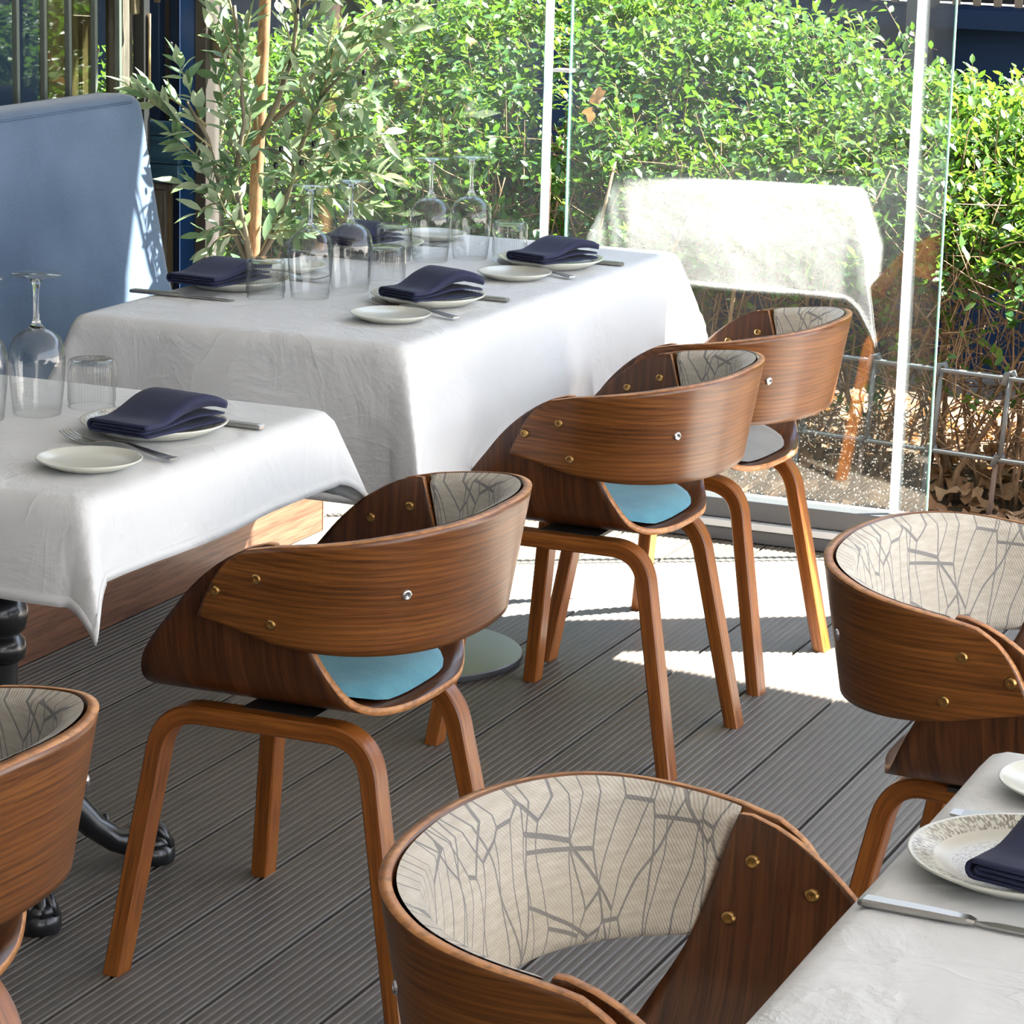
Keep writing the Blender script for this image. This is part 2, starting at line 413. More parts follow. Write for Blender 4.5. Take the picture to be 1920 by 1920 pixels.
M['olive_top'] = leaf_mat('olive_leaf_upper', (0.085, 0.16, 0.085), (0.22, 0.33, 0.20), 0.40, (0.30, 0.44, 0.18), attr=False)
M['olive_under'] = leaf_mat('olive_leaf_underside', (0.36, 0.43, 0.28), (0.50, 0.56, 0.40), 0.38, (0.34, 0.46, 0.22), 0.6, attr=False)
M['dry_leaf'] = leaf_mat('dry_leaf', (0.20, 0.095, 0.04), (0.42, 0.26, 0.15), 0.2, (0.4, 0.2, 0.07), 0.7)
M['dry_leaf_one'] = leaf_mat('dry_leaf_single', (0.20, 0.09, 0.035), (0.42, 0.24, 0.13), 0.2, (0.4, 0.2, 0.07), 0.7, attr=False)
M['twig'] = wood_mat('twig_bark', (0.10, 0.055, 0.028), (0.21, 0.125, 0.065), (0.31, 0.20, 0.11), 'Object', (30, 30, 8), rough=0.8, coat=0.0)
M['olive_trunk'] = wood_mat('olive_trunk', (0.17, 0.075, 0.030), (0.42, 0.22, 0.11), (0.52, 0.30, 0.16), 'Object', (40, 40, 9), rough=0.75, coat=0.0)
M['olive_stem'] = plain('olive_stem', (0.20, 0.165, 0.11), 0.7)
M['olive_twig'] = plain('olive_twig', (0.36, 0.31, 0.15), 0.6)
M['olive_fruit'] = plain('olive_fruit', (0.012, 0.010, 0.012), 0.18)
M['pot'] = plain('grey_pot', (0.10, 0.10, 0.11), 0.6)
M['facade_navy'] = plain('navy_facade', (0.003, 0.011, 0.028), 0.7, spec=0.15)
M['facade_grey'] = plain('grey_facade_pillar', (0.045, 0.042, 0.040), 0.6)
M['facade_dark'] = plain('dark_facade', (0.008, 0.008, 0.008), 0.5)
M['facade_slat'] = plain('tan_blind_slat', (0.16, 0.11, 0.065), 0.7)

TOP = 0.747            # table height with cloth

# ================================================================== the setting
# floor of grooved composite boards, seams measured in the photograph
PITCH_B = 0.1688; SEAM0 = -2.1945
floor = MB().box(-4.6, 3.6, -4.0, 6.42, -0.10, -0.028).build('floor', M['sub']); tag(floor, kind='structure')
prof = []
wb = PITCH_B-0.006
ng = 11
prof.append((-wb/2, -0.025)); prof.append((-wb/2, -0.002)); prof.append((-wb/2+0.002, 0.0))
for g_ in range(ng):
    c0 = -wb/2 + wb*(g_+0.5)/ng; h = wb/ng*0.5
    prof += [(c0-h*0.55, 0.0), (c0-h*0.25, -0.0013), (c0+h*0.25, -0.0013), (c0+h*0.55, 0.0)]
prof += [(wb/2-0.002, 0.0), (wb/2, -0.002), (wb/2, -0.025)]
V = []; F = []
npf = len(prof)
for yy in (-3.5, 6.36):
    V += [(x, yy, z) for x, z in prof]
for i in range(npf-1): F.append((i, i+1, npf+i+1, npf+i))
F.append(tuple(range(npf-1, -1, -1))); F.append(tuple(npf+i for i in range(npf)))
plank_me = mesh('plank', V, F, M['deck'])
for kq in range(-12, 26):
    mobj('plank', plank_me, floor, (SEAM0+PITCH_B*(kq+0.5), 0, 0))

# ground outside, bed under the hedge
tag(MB().box(-60, 60, -60, 60, -0.30, -0.16).build('ground', M['paving']), kind='structure')
bed = MB()
nx, ny = 60, 30
V = []; F = []
for j in range(ny+1):
    for i in range(nx+1):
        x = -5.5+7.5*i/nx; y = 6.43+2.5*j/ny
        V.append((x, y, -0.045+0.03*noise.noise(Vector((x*4, y*4, 0)))+0.02*min(1, j/8)))
for j in range(ny):
    for i in range(nx):
        a = j*(nx+1)+i; F.append((a, a+1, a+nx+2, a+nx+1))
tag(mobj('planting_bed', mesh('planting_bed', V, F, M['soil'], smooth=True)), kind='structure')

# roof whose edge throws the shade line, with its pillar
ZR = 2.80
edge = lambda x: 5.02-0.13*x+0.53*ZR
rf = MB()
pts = [(-5.0, -5.0), (3.4, -5.0), (3.4, edge(3.4)), (-5.0, edge(-5.0))]
rf.add([(x, y, ZR) for x, y in pts]+[(x, y, ZR+0.18) for x, y in pts], [(3, 2, 1, 0), (4, 5, 6, 7), (0, 1, 5, 4), (1, 2, 6, 5), (2, 3, 7, 6), (3, 0, 4, 7)])
tag(rf.build('ceiling', M['plaster']), kind='structure')
tag(MB().box(-0.50, -0.31, 6.36, 6.54, -0.16, ZR).build('trim_1', M['seal']), kind='structure')

# unseen wall added behind the camera to keep bright paving out of reflections
tag(MB().box(-4.3, 3.4, -4.0, -3.85, -0.10, ZR).build('wall_back_added', plain('added_wall_render', (0.38, 0.37, 0.355), 0.8)), kind='structure')

# glass screen
GY = 6.355
def window(name, x0, x1, gx0, gx1, y, post):
    rt = empty(name, (0, 0, 0)); tag(rt, kind='structure')
    p = MB().box(gx0, gx1, y-0.004, y+0.004, 0.06, 2.35).build('pane', M['pane'], rt)
    for ex in (gx0, gx1):
        MB().box(ex-0.0015, ex+0.0015, y-0.0045, y+0.0045, 0.06, 2.35).build('glass_edge', M['glass_edge'], rt)
    MB().box(post-0.0095, post+0.0095, y-0.016, y-0.006, 0.055, 2.4).build('seal', M['seal'], rt, bevel=0.002)
    return rt
window('window_1', -3.50, -2.60, -3.50, -2.625, GY, -2.612)
window('window_2', -2.60, -1.67, -2.567, -1.668, GY+0.012, -1.742)
tr2 = empty('trim_2'); tag(tr2, kind='structure')
MB().box(-3.52, -1.675, 6.318, 6.395, 0.052, 0.098).build('channel', M['alu_dark'], tr2, bevel=0.003)
MB().box(-3.52, -1.675, 6.300, 6.395, 0.034, 0.050).build('ledge', M['alu_light'], tr2, bevel=0.002)
MB().box(-3.52, -1.675, 6.308, 6.395, 0.002, 0.032).build('sole', M['alu_dark'], tr2, bevel=0.002)
MB().box(-2.602, -2.56, GY-0.012, GY+0.02, 1.045, 1.052).build('clip', M['alu_light'], tr2)

# left wall: boards, slats and door posts behind the banquette
wl = MB().box(-4.36, -4.30, -4, 6.42, 0.0, ZR).build('wall_left', M['black']); tag(wl, kind='structure')
door1 = empty('door_1'); tag(door1, kind='structure')
for yy in (5.36, 5.46, 5.57, 5.676, 5.79, 5.896, 6.01, 6.119):
    MB().box(-3.626, -3.612, yy-0.006, yy+0.006, 0.80, ZR).build('slat', M['slat'], door1, bevel=0.002)
MB().box(-3.70, -3.68, 5.90, 6.04, 0.7, ZR).build('board', M['brown_wood'], door1)
MB().box(-3.695, -3.675, 6.05, 6.12, 0.7, ZR).build('board', M['brown_wood'], door1)
MB().box(-3.66, -3.63, 6.13, 6.205, 0.7, ZR).build('board', M['grey_wood'], door1)
MB().box(-3.80, -3.60, 5.0, 6.21, 0.78, 0.86).build('rail', M['black'], door1)
MB().box(-3.652, -3.650, 5.0, 6.14, 0.86, ZR).build('pane', clear_glass('slat_glazing', (0.80, 0.84, 0.78), 0.03, 0.8), door1)
MB().box(-3.632, -3.60, 6.207, 6.236, 0.0, ZR).build('frame', M['black'], door1, bevel=0.003)
# handle and bolt rod
MB().box(-3.607, -3.592, 6.150, 6.176, 1.135, 1.32).build('handle_plate', M['bronze'], door1, bevel=0.004)
MB().tube([(-3.585, 6.163, 1.30), (-3.562, 6.165, 1.28), (-3.556, 6.19, 1.22), (-3.560, 6.20, 1.165)], [0.008, 0.010, 0.011, 0.008], 10).build('door_handle', M['bronze'], door1, smooth=True)
MB().tube([(-3.594, 6.222, 0.93), (-3.594, 6.222, 1.135)], 0.0045, 8).build('bolt_rod', plain('bright_brass', (0.75, 0.55, 0.32), 0.2, 1.0), door1, smooth=True)
# post row between the slatted wall and the glass screen
def post(x0, x1, y0, y1, Yp, depth, mat, name, par, bev=0.003):
    a = at_y(x0, (y0+y1)/2, Yp); b = at_y(x1, (y0+y1)/2, Yp)
    zt = at_y(x0, y0, Yp).z if y0 > 0 else ZR
    zb = at_y(x0, y1, Yp).z if y1 < 560 else 0.0
    return MB().box(a.x, b.x, Yp, Yp+depth, zb, zt).build(name, mat, par, bevel=bev)
door2 = empty('door_2'); tag(door2, kind='structure')
post(365, 386, 0, 600, 6.31, 0.07, M['brown_frame'], 'frame', door2)
post(337, 365, 0, 600, 6.325, 0.05, M['blue_paint'], 'stile', door2)
post(318, 337, 0, 600, 6.36, 0.03, M['navy_paint'], 'stile', door2)
post(297, 345, 0, 230, 6.37, 0.03, M['brown_frame'], 'board', door2)
post(276, 299, 0, 600, 6.34, 0.03, M['navy_paint'], 'stile', door2)
post(270, 334, 226, 252, 6.29, 0.03, M['blue_board'], 'board', door2)
post(270, 334, 253, 304, 6.29, 0.03, M['blue_board'], 'board', door2)
post(270, 334, 305, 340, 6.29, 0.03, M['blue_board'], 'board', door2)
post(270, 325, 341, 352, 6.30, 0.03, M['grey_wood'], 'rail', door2)
post(270, 309, 352, 600, 6.315, 0.02, M['grey_wood'], 'board', door2)
post(309, 318, 352, 600, 6.33, 0.02, M['brown_wood'], 'board', door2)
# metal clamp on the glass edge
a = at_y(387, 75, 6.30); b = at_y(421, 75, 6.30)
cl = MB().box(a.x, b.x, 6.325, 6.345, at_y(387, 110, 6.3).z, at_y(387, 44, 6.3).z).build('hinge_plate', M['bronze'], door2, bevel=0.003)
sc_ = MB().lathe([(0.0, 0.004), (0.004, 0.004), (0.005, 0.0)], 12).build('screw', M['chrome'], cl, smooth=True)
q = at_y(407, 56, 6.32); sc_.location = q; sc_.rotation_euler = (R(90), 0, 0)

# ================================================================== banquette
bq = empty('banquette', (-3.2, 4.0, 0))
tag(bq, 'blue velvet banquette with high back along the slatted wall', 'banquette')
BQ = Vector((-3.2, 4.0, 0))
def sub(mb): 
    mb.V = [v-BQ for v in mb.V]; return mb
sub(MB().box(-3.60, -2.977, -1.0, 5.940, 0.002, 0.36)).build('base', M['bench_wood'], bq)
sub(MB().box(-3.60, -2.975, 5.940, 5.946, 0.002, 0.36)).build('edge_band', M['bench_edge'], bq)
sub(MB().box(-3.58, -2.965, -1.0, 5.940, 0.362, 0.46)).build('seat', M['velvet'], bq, bevel=0.02)
# reclined back cushion, rounded along its top and its end
prof = [(-3.345, 0.45), (-3.383, 0.58), (-3.42, 0.78), (-3.449, 0.935), (-3.456, 0.958), (-3.470, 0.970), (-3.50, 0.974), (-3.555, 0.972), (-3.575, 0.96), (-3.58, 0.9), (-3.58, 0.45)]
V = []; F = []
ys = [-1.0]+[0.5*i for i in range(0, 12)]+[5.62, 5.74, 5.84, 5.89, 5.915, 5.932, 5.940]
for yy in ys:
    e = max(0.0, (yy-5.915)/0.025); ins = 0.012*(1-math.sqrt(max(0, 1-e*e)))
    for (x, z) in prof:
        cx, cz = -3.49, 0.72
        px = x+(cx-x)*ins*4; pz = z+(cz-z)*ins*1.5 if z > 0.5 else z
        d = 0.004*noise.noise(Vector((yy*2.2, z*5, 3)))
        V.append(Vector((px+d, yy, pz))-BQ)
n_ = len(prof)
for j in range(len(ys)-1):
    for i in range(n_-1): F.append((j*n_+i, j*n_+i+1, (j+1)*n_+i+1, (j+1)*n_+i))
F.append(tuple((len(ys)-1)*n_+i for i in range(n_))); F.append(tuple(range(n_-1, -1, -1)))
o = mobj('backrest', mesh('backrest', V, F, M['velvet'], smooth=True), bq)
e_ = o.modifiers.new('split', 'EDGE_SPLIT'); e_.split_angle = R(55)
MB().tube([Vector((-3.4555, yy, 0.957))-BQ for yy in (-1, 1, 3, 4.5, 5.5, 5.90)], 0.0028, 6).build('piping', M['piping'], bq, smooth=True)

# ================================================================== tables and cloths
def drape(name, x0, x1, y0, y1, ox, oy, z, seed, res=0.014, amp=0.006, sag=0.42, label='', wave=0.008):
    """square cloth hanging over a table edge, corners gathered into hanging folds"""
    cx, cy = (x0+x1)/2, (y0+y1)/2
    hx, hy = (x1-x0)/2, (y1-y0)/2
    nx = int((2*hx+2*ox)/res); ny = int((2*hy+2*oy)/res)
    V = []; F = []
    rr = 0.022
    def fold(d):
        # distance past the edge -> (out, down)
        if d <= 0: return d, 0.0
        L = rr*PI/2
        if d < L:
            a = d/rr; return rr*math.sin(a), rr*(1-math.cos(a))
        return rr, rr+(d-L)
    for j in range(ny+1):
        for i in range(nx+1):
            u = -hx-ox+(2*hx+2*ox)*i/nx; v = -hy-oy+(2*hy+2*oy)*j/ny
            du = abs(u)-(hx-rr); dv = abs(v)-(hy-rr)
            su = 1 if u > 0 else -1; sv = 1 if v > 0 else -1
            wn = noise.noise(Vector((u*7+seed, v*7, seed*1.7)))*0.6+noise.noise(Vector((u*17+seed, v*17, seed)))*0.3
            if du <= 0 and dv <= 0:
                p = Vector((u, v, 0.0008*wn))
            elif du > 0 and dv <= 0:
                o_, d_ = fold(du); k = min(1, d_/0.15)
                fl = 0.02*k + wave*k*math.sin(v*13+seed+2*noise.noise(Vector((v*2, seed, 0)))) + amp*wn*k
                p = Vector((su*(hx-rr+o_+fl), v, -d_))
            elif dv > 0 and du <= 0:
                o_, d_ = fold(dv); k = min(1, d_/0.15)
                fl = 0.02*k + wave*k*math.sin(u*13+seed+2*noise.noise(Vector((u*2, seed, 5)))) + amp*wn*k
                p = Vector((u, sv*(hy-rr+o_+fl), -d_))
            else:
                r = math.hypot(du, dv); th = math.atan2(dv, du)           # 0..90 deg
                o_, d_ = fold(r); k = min(1, d_/0.15)
                ph = min(th, PI/2-th)
                fin = math.sin(ph*1.0)*sag*max(0, r-rr)
                down = d_*math.sqrt(max(0.05, 1-(math.sin(ph)*sag)**2))
                ex = math.cos(th); ey = math.sin(th)
                # the faces of the gathered corner: leave along the two edges, meet in an outward fold
                bx_ = o_*ex + 0.02*k*ex + fin*0.75; by_ = o_*ey + 0.02*k*ey + fin*0.75
                wob = amp*wn*k
                p = Vector((su*(hx-rr+bx_+wob), sv*(hy-rr+by_+wob), -down))
            V.append(p)
    for j in range(ny):
        for i in range(nx):
            a = j*(nx+1)+i; F.append((a, a+1, a+nx+2, a+nx+1))
    o = mobj(name, mesh(name, V, F, M['cloth'], smooth=True), None, (cx, cy, z))
    s_ = o.modifiers.new('thick', 'SOLIDIFY'); s_.thickness = 0.0012; s_.offset = -1
    HFc = [F[j*nx+i] for j in range(ny) for i in range(nx) if i < 1 or j < 1 or i >= nx-1 or j >= ny-1]
    used = sorted({q for f in HFc for q in f}); ix = {q: n for n, q in enumerate(used)}
    h_ = mobj('hem', mesh('hem', [V[q] for q in used], [tuple(ix[q] for q in f) for f in HFc], M['cloth'], smooth=True), o)
    s_ = h_.modifiers.new('thick', 'SOLIDIFY'); s_.thickness = 0.0034; s_.offset = -0.3
    return o

def board(x0, x1, y0, y1, parent):
    c = parent.location
    MB().box(x0-c.x, x1-c.x, y0-c.y, y1-c.y, 0.715, 0.7435).build('tabletop', M['table_wood'], parent, bevel=0.006)

# near left table (cast iron claw-foot pedestal)
LX0, LX1, LY0, LY1 = -2.74, -1.915, 3.155, 3.865
tl = empty('pedestal_table', (-2.38, 3.67, 0)); tag(tl, 'cast-iron claw-foot pedestal table in front of the banquette at left', 'table')
board(LX0+0.024, LX1-0.024, LY0+0.024, LY1-0.024, tl)
MB().lathe([(0.0, 0.09), (0.045, 0.09), (0.05, 0.13), (0.032, 0.17), (0.026, 0.22), (0.026, 0.33), (0.027, 0.345), (0.037, 0.352), (0.039, 0.366), (0.037, 0.380), (0.029, 0.388), (0.037, 0.396), (0.042, 0.415), (0.042, 0.428), (0.035, 0.446), (0.026, 0.452), (0.025, 0.66), (0.06, 0.70), (0.06, 0.714), (0, 0.714)], 28).build('column', M['black_iron'], tl, auto=50)
for ang in (45, -45, 135, -135):
    ca, sa = math.cos(R(ang)), math.sin(R(ang))
    pts = [(0.02, 0.15), (0.06, 0.145), (0.10, 0.115), (0.14, 0.07), (0.175, 0.042), (0.205, 0.036), (0.235, 0.034)]
    rad = [0.030, 0.030, 0.026, 0.022, 0.020, 0.026, 0.024]
    lg = MB().tube([(r_*ca, r_*sa, z_) for r_, z_ in pts], rad, 10).build('leg', M['black_iron'], tl, smooth=True)
    ft = MB().lathe([(0.0, 0.05), (0.016, 0.049), (0.026, 0.042), (0.030, 0.034), (0.029, 0.030), (0.033, 0.026), (0.034, 0.006), (0.031, 0.001), (0, 0.001)], 20, (0.238*ca, 0.238*sa, 0)).build('claw_foot', M['black_iron'], lg, auto=45)
    for t_ in (-0.5, 0, 0.5):
        c2, s2 = math.cos(R(ang)+t_), math.sin(R(ang)+t_)
        MB().tube([(0.222*ca+0.004*c2, 0.222*sa+0.004*s2, 0.062), (0.222*ca+0.026*c2, 0.222*sa+0.026*s2, 0.054), (0.222*ca+0.044*c2, 0.222*sa+0.044*s2, 0.026)], [0.008, 0.010, 0.006], 8).build('claw', M['black_iron'], lg, smooth=True)
    for t_ in range(6):
        f_ = 0.075+0.017*t_; zz = lerp_tab([(0.06, 0.172), (0.10, 0.140), (0.14, 0.091), (0.18, 0.061)], f_)[0]
        MB().lathe([(0, 0.010), (0.006, 0.007), (0.008, -0.004)], 8, (f_*ca, f_*sa, zz)).build('scale_ridge', M['black_iron'], lg, smooth=True)
tag(drape('tablecloth', LX0, LX1, LY0, LY1, 0.100, 0.125, TOP, 2.3), 'white tablecloth with short drop on the near left table with one place setting', 'tablecloth', 'white tablecloths')

# long back table (two boards, steel disc foot)
BX0, BX1, BY0, BY1 = -2.70, -2.052, 4.395, 5.735
tb = empty('long_table', (-2.345, 5.10, 0)); tag(tb, 'long table on a steel disc foot beneath the deep white cloth', 'table')
board(BX0+0.024, BX1-0.024, BY0+0.024, (BY0+BY1)/2-0.002, tb); board(BX0+0.024, BX1-0.024, (BY0+BY1)/2+0.002, BY1-0.024, tb)
MB().lathe([(0, 0.014), (0.205, 0.0135), (0.2075, 0.011)], 64).build('disc_foot', M['disc_steel'], tb, auto=40)
MB().lathe([(0.2075, 0.011), (0.2085, 0.009), (0.2085, 0.001), (0, 0.001)], 64).build('disc_rim', M['black'], tb, auto=40)
MB().lathe([(0.032, 0.013), (0.032, 0.70), (0.10, 0.714), (0, 0.714)], 24).build('column', M['black'], tb, auto=40)
tag(drape('tablecloth', BX0, BX1, BY0, BY1, 0.265, 0.265, TOP, 8.1, 0.016, 0.010), 'large white tablecloth with deep drop on the long table set for four', 'tablecloth', 'white tablecloths')

# table cut by the right edge of the picture
RX0, RX1, RY0, RY1 = -0.632, 0.12, 1.55, 2.700
trt = empty('square_table', (-0.25, 2.15, 0)); tag(trt, 'table at the lower right corner under a white cloth', 'table')
board(RX0+0.024, RX1-0.024, RY0+0.024, RY1-0.024, trt)
MB().lathe([(0, 0.014), (0.2, 0.0135), (0.205, 0.001), (0, 0.001)], 48).build('disc_foot', M['disc_steel'], trt, auto=40)
MB().lathe([(0.032, 0.013), (0.032, 0.70), (0.10, 0.714), (0, 0.714)], 24).build('column', M['black'], trt, auto=40)
tag(drape('tablecloth', RX0, RX1, RY0, RY1, 0.12, 0.14, TOP, 5.7), 'white tablecloth at the lower right corner beside the foreground chair', 'tablecloth', 'white tablecloths')

# ================================================================== chairs
def strip_frame(P, thick, width, y_of, n_arc=8):
    """bent laminated strip along a path given in (x, z); y_of(i, t) gives its lateral place"""
    V = []; F = []; UV = []
    L = 0
    m_ = len(P)
    for i, (x, z) in enumerate(P):
        a = P[max(0, i-1)]; b = P[min(m_-1, i+1)]
        t = Vector((b[0]-a[0], b[1]-a[1])).normalized(); nrm = Vector((-t.y, t.x))
        if i: L += math.hypot(x-P[i-1][0], z-P[i-1][1])
        yc = y_of(i/(m_-1), x, z)
        c = 0.0025
        ring = [(-thick/2+c, -width/2), (thick/2-c, -width/2), (thick/2, -width/2+c), (thick/2, width/2-c), (thick/2-c, width/2), (-thick/2+c, width/2), (-thick/2, width/2-c), (-thick/2, -width/2+c)]
        for (o_, w_) in ring:
            zz = z+nrm.y*o_; xx = x+nrm.x*o_
            if i in (0, m_-1): zz = max(zz, 0.0) if False else z
            V.append((xx, yc+w_, zz)); UV.append((L, o_+w_*0.25))
    k = 8
    for i in range(m_-1):
        for q in range(k):
            a = i*k+q; b = i*k+(q+1) % k; F.append((a, b, b+k, a+k))
    F.append(tuple(range(k-1, -1, -1))); F.append(tuple((m_-1)*k+q for q in range(k)))
    return V, F, UV

SHELL = [  # profile place, y, z, front x, rear x
    (0.00, 0.000, 0.403, 0.200, -0.155), (0.25, 0.085, 0.403, 0.202, -0.148), (0.40, 0.150, 0.409, 0.208, -0.128),
    (0.50, 0.190, 0.429, 0.211, -0.108), (0.60, 0.215, 0.467, 0.198, -0.088), (0.68, 0.2245, 0.505, 0.172, -0.068), (0.75, 0.229, 0.538, 0.145, -0.054),
    (0.82, 0.232, 0.570, 0.119, -0.044), (0.88, 0.2335, 0.597, 0.092, -0.036), (0.925, 0.235, 0.618, 0.066, -0.030), (0.955, 0.236, 0.632, 0.044, -0.026),
    (0.978, 0.237, 0.643, 0.022, -0.022), (1.00, 0.238, 0.652, -0.006, -0.0185)]
BAND_N = 2.35
def band_plan(sgn_a):
    """signed arc parameter -1..1 (0 = middle of the back) -> (x, y, normal) on the mid plan curve"""
    a = abs(sgn_a); s = 1 if sgn_a >= 0 else -1
    x0, ay, ax = -0.030, 0.2525, 0.194
    if a > 0.62:
        t = (a-0.62)/0.38
        x = x0+t*0.122; y = ay-0.004*t
        return x, s*y, Vector((0.03, s*1.0)).normalized()
    ang = (a/0.62)*PI/2                      # 0 back .. 90 side
    c, si = math.cos(ang), math.sin(ang)
    den = (abs(c)**BAND_N+abs(si)**BAND_N)**(-1/BAND_N)
    x = x0-ax*c*den; y = ay*si*den
    nx = -(abs(c*den))**(BAND_N-1)/ax; nyv = (abs(si*den))**(BAND_N-1)/ay
    return x, s*y, Vector((nx, s*nyv)).normalized()
Z_TOP = [(0.0, 0.684), (0.3, 0.678), (0.5, 0.664), (0.65, 0.653), (0.85, 0.639), (1.0, 0.630)]
Z_BOT = [(0.0, 0.504), (0.3, 0.506), (0.5, 0.511), (0.65, 0.520), (0.85, 0.535), (1.0, 0.545)]
def band_pt(sa, v, off=0.0, front=True):
    a = abs(sa)
    if front and a > 0.75:
        a2 = 0.75+(a-0.75)*cat_tab([(0, 1.0), (0.3, 0.86), (0.6, 0.69), (0.8, 0.50), (0.92, 0.31), (1.0, 0.03)], v)[0]
    else: a2 = a
    x, y, nrm = band_plan(a2 if sa >= 0 else -a2)
    zt = cat_tab(Z_TOP, a2)[0]; zb = cat_tab(Z_BOT, a2)[0]
    z = zb+(zt-zb)*v
    fl = (0.17 if a2 < 0.4 else lerp_tab([(0.4, 0.17), (0.7, 0.045), (1, 0.04)], a2)[0])*(z-0.585)
    return Vector((x+nrm.x*(off+fl), y+nrm.y*(off+fl), z))

def build_chair_parts():
    P = {}
    # bentwood side frames
    def upath(xf, xt_f, xt_r, xr, zt, r):
        pts = [Vector((xf, 0.0)), Vector((xt_f, zt)), Vector((xt_r, zt)), Vector((xr, 0.0))]
        path = [pts[0], pts[0].lerp(pts[1], 0.4)]
        for c in (1, 2):
            d0 = (pts[c-1]-pts[c]).normalized(); d1 = (pts[c+1]-pts[c]).normalized()
            for t in range(17):
                u = t/16; a = pts[c]+d0*r; b = pts[c]+d1*r
                path.append(a*(1-u)**2+pts[c]*2*u*(1-u)+b*u*u)
        path += [pts[2].lerp(pts[3], 0.6), pts[3]]
        return [(p.x, p.y) for p in path]
    zt = 0.3815
    for side, (yf, ytf, ytr, yr) in (('l', (0.243, 0.182, 0.180, 0.250)), ('r', (-0.208, -0.160, -0.098, -0.105))):
        path = upath(0.228, 0.180, -0.132, -0.216, zt, 0.058)
        def y_of(t, x, z, yf=yf, ytf=ytf, ytr=ytr, yr=yr):
            u = (0.180-x)/(0.180+0.132); u = max(0, min(1, u)); top = ytf+(ytr-ytf)*u
            dn = max(0, (zt-z)/zt)
            return top+((yf if x > 0 else yr)-top)*dn
        V, F, UV = strip_frame(path, 0.027, 0.038, y_of)
        P['leg_frame_'+side] = mesh('leg_frame', V, F, M['leg'], uv=UV, smooth=True)
    # shell
    N_U, N_V = 100, 18
    V = []; F = []
    for i in range(N_U+1):
        s = -1+2*i/N_U
        y, z, xf, xr = cat_tab(SHELL, abs(s))
        for j in range(N_V+1):
            t = j/N_V
            V.append((xf+(xr-xf)*t, math.copysign(y, s), z+0.0*(xf+(xr-xf)*t)*max(0.0, 1-max(0.0, abs(s)-0.4)/0.25)))
    for i in range(N_U):
        for j in range(N_V):
            a = i*(N_V+1)+j; F.append((a, a+1, a+N_V+2, a+N_V+1))
    P['seat_shell'] = mesh('seat_shell', V, F, [M['shell'], M['ply_edge']], smooth=True)
    # band
    N_A, N_B = 96, 20
    V = []; F = []; UV = []; L = 0; prev = None
    for i in range(N_A+1):
        sa = -1+2*i/N_A
        c = band_pt(sa, 0.5, 0, False)
        if prev is not None: L += (c-prev).length
        prev = c
        for j in range(N_B+1):
            v = j/N_B; p = band_pt(sa, v, 0.006); V.append(p); UV.append((L, p.z-0.5))
    for i in range(N_A):
        for j in range(N_B):
            a = i*(N_B+1)+j; F.append((a, a+1, a+N_B+2, a+N_B+1))
    P['back_band'] = mesh('back_band', V, F, [M['band'], M['ply_edge']], uv=UV, smooth=True)
    # pad
    N_A, N_B = 80, 16; A0 = 0.60
    V = []; F = []; UV = []; L = 0; prev = None
    for i in range(N_A+1):
        q = -1+2*i/N_A
        for j in range(N_B+1):
            v = j/N_B
            a_here = 0.556+(0.642-0.556)*v**0.8
            sa = q*a_here
            eu = min(1, (1-abs(q))*a_here*0.75/0.022); ev = min(1, min(v, 1-v)*0.17/0.016)
            puff = (1-(1-eu)**2.5)*(1-(1-ev)**2.5)
            # rounded outer corners
            vv = 0.015+0.985*v
            p = band_pt(sa, vv, -0.0045-0.021*puff, False)
            if j == 0 and i % 1 == 0:
                pass
            V.append(p)
            UV.append((q*0.36, p.z))
    for i in range(N_A):
        for j in range(N_B):
            a = i*(N_B+1)+j; F.append((a, a+N_B+1, a+N_B+2, a+1))
    P['back_pad'] = mesh('back_pad', V, F, M['pad'], uv=UV, smooth=True)
    # seat cushion
    V = [(0.022, 0.0, 0.4385)]; F = []
    NR, NT = 10, 48
    for i in range(1, NR+1):
        r = i/NR
        for t in range(NT):
            a = 2*PI*t/NT; c, s = math.cos(a), math.sin(a)
            den = (abs(c)**3.0+abs(s)**3.0)**(-1/3.0)
            x = 0.022+(0.150 if c > 0 else 0.150)*c*den*r; y = 0.170*s*den*r
            z = 0.4105+0.0270*max(0.0, 1-r**5)**0.6+0.020*max(0, abs(y)-0.10)/0.072*r
            V.append((x, y, z))
    for t in range(NT): F.append((0, 1+t, 1+(t+1) % NT))
    for i in range(NR-1):
        for t in range(NT):
            a = 1+i*NT+t; b = 1+i*NT+(t+1) % NT; F.append((a, a+NT, b+NT, b))
    P['seat_cushion'] = (V, F)
    mb = MB().box(-0.045, 0.065, -0.145, 0.175, 0.3905, 0.3962).box(-0.04, 0.06, -0.09, 0.09, 0.394, 0.3974)
    P['seat_mount'] = mesh('seat_mount', mb.V, mb.F, M['mount'])
    # bolt (axis +z)
    bm_ = MB().lathe([(0.0, 0.0012), (0.0022, 0.0012), (0.0024, 0.0030), (0.0052, 0.0034), (0.0070, 0.0022), (0.0078, 0.0)], 18)
    P['bolt'] = mesh('bolt', bm_.V, bm_.F, M['brass'], smooth=False)
    P['bolt_c'] = mesh('bolt', bm_.V, bm_.F, M['chrome'], smooth=False)
    return P
CP = build_chair_parts()
cush = {c: mesh('seat_cushion', CP['seat_cushion'][0], CP['seat_cushion'][1], M[c], smooth=True) for c in ('seat_blue', 'seat_grey')}
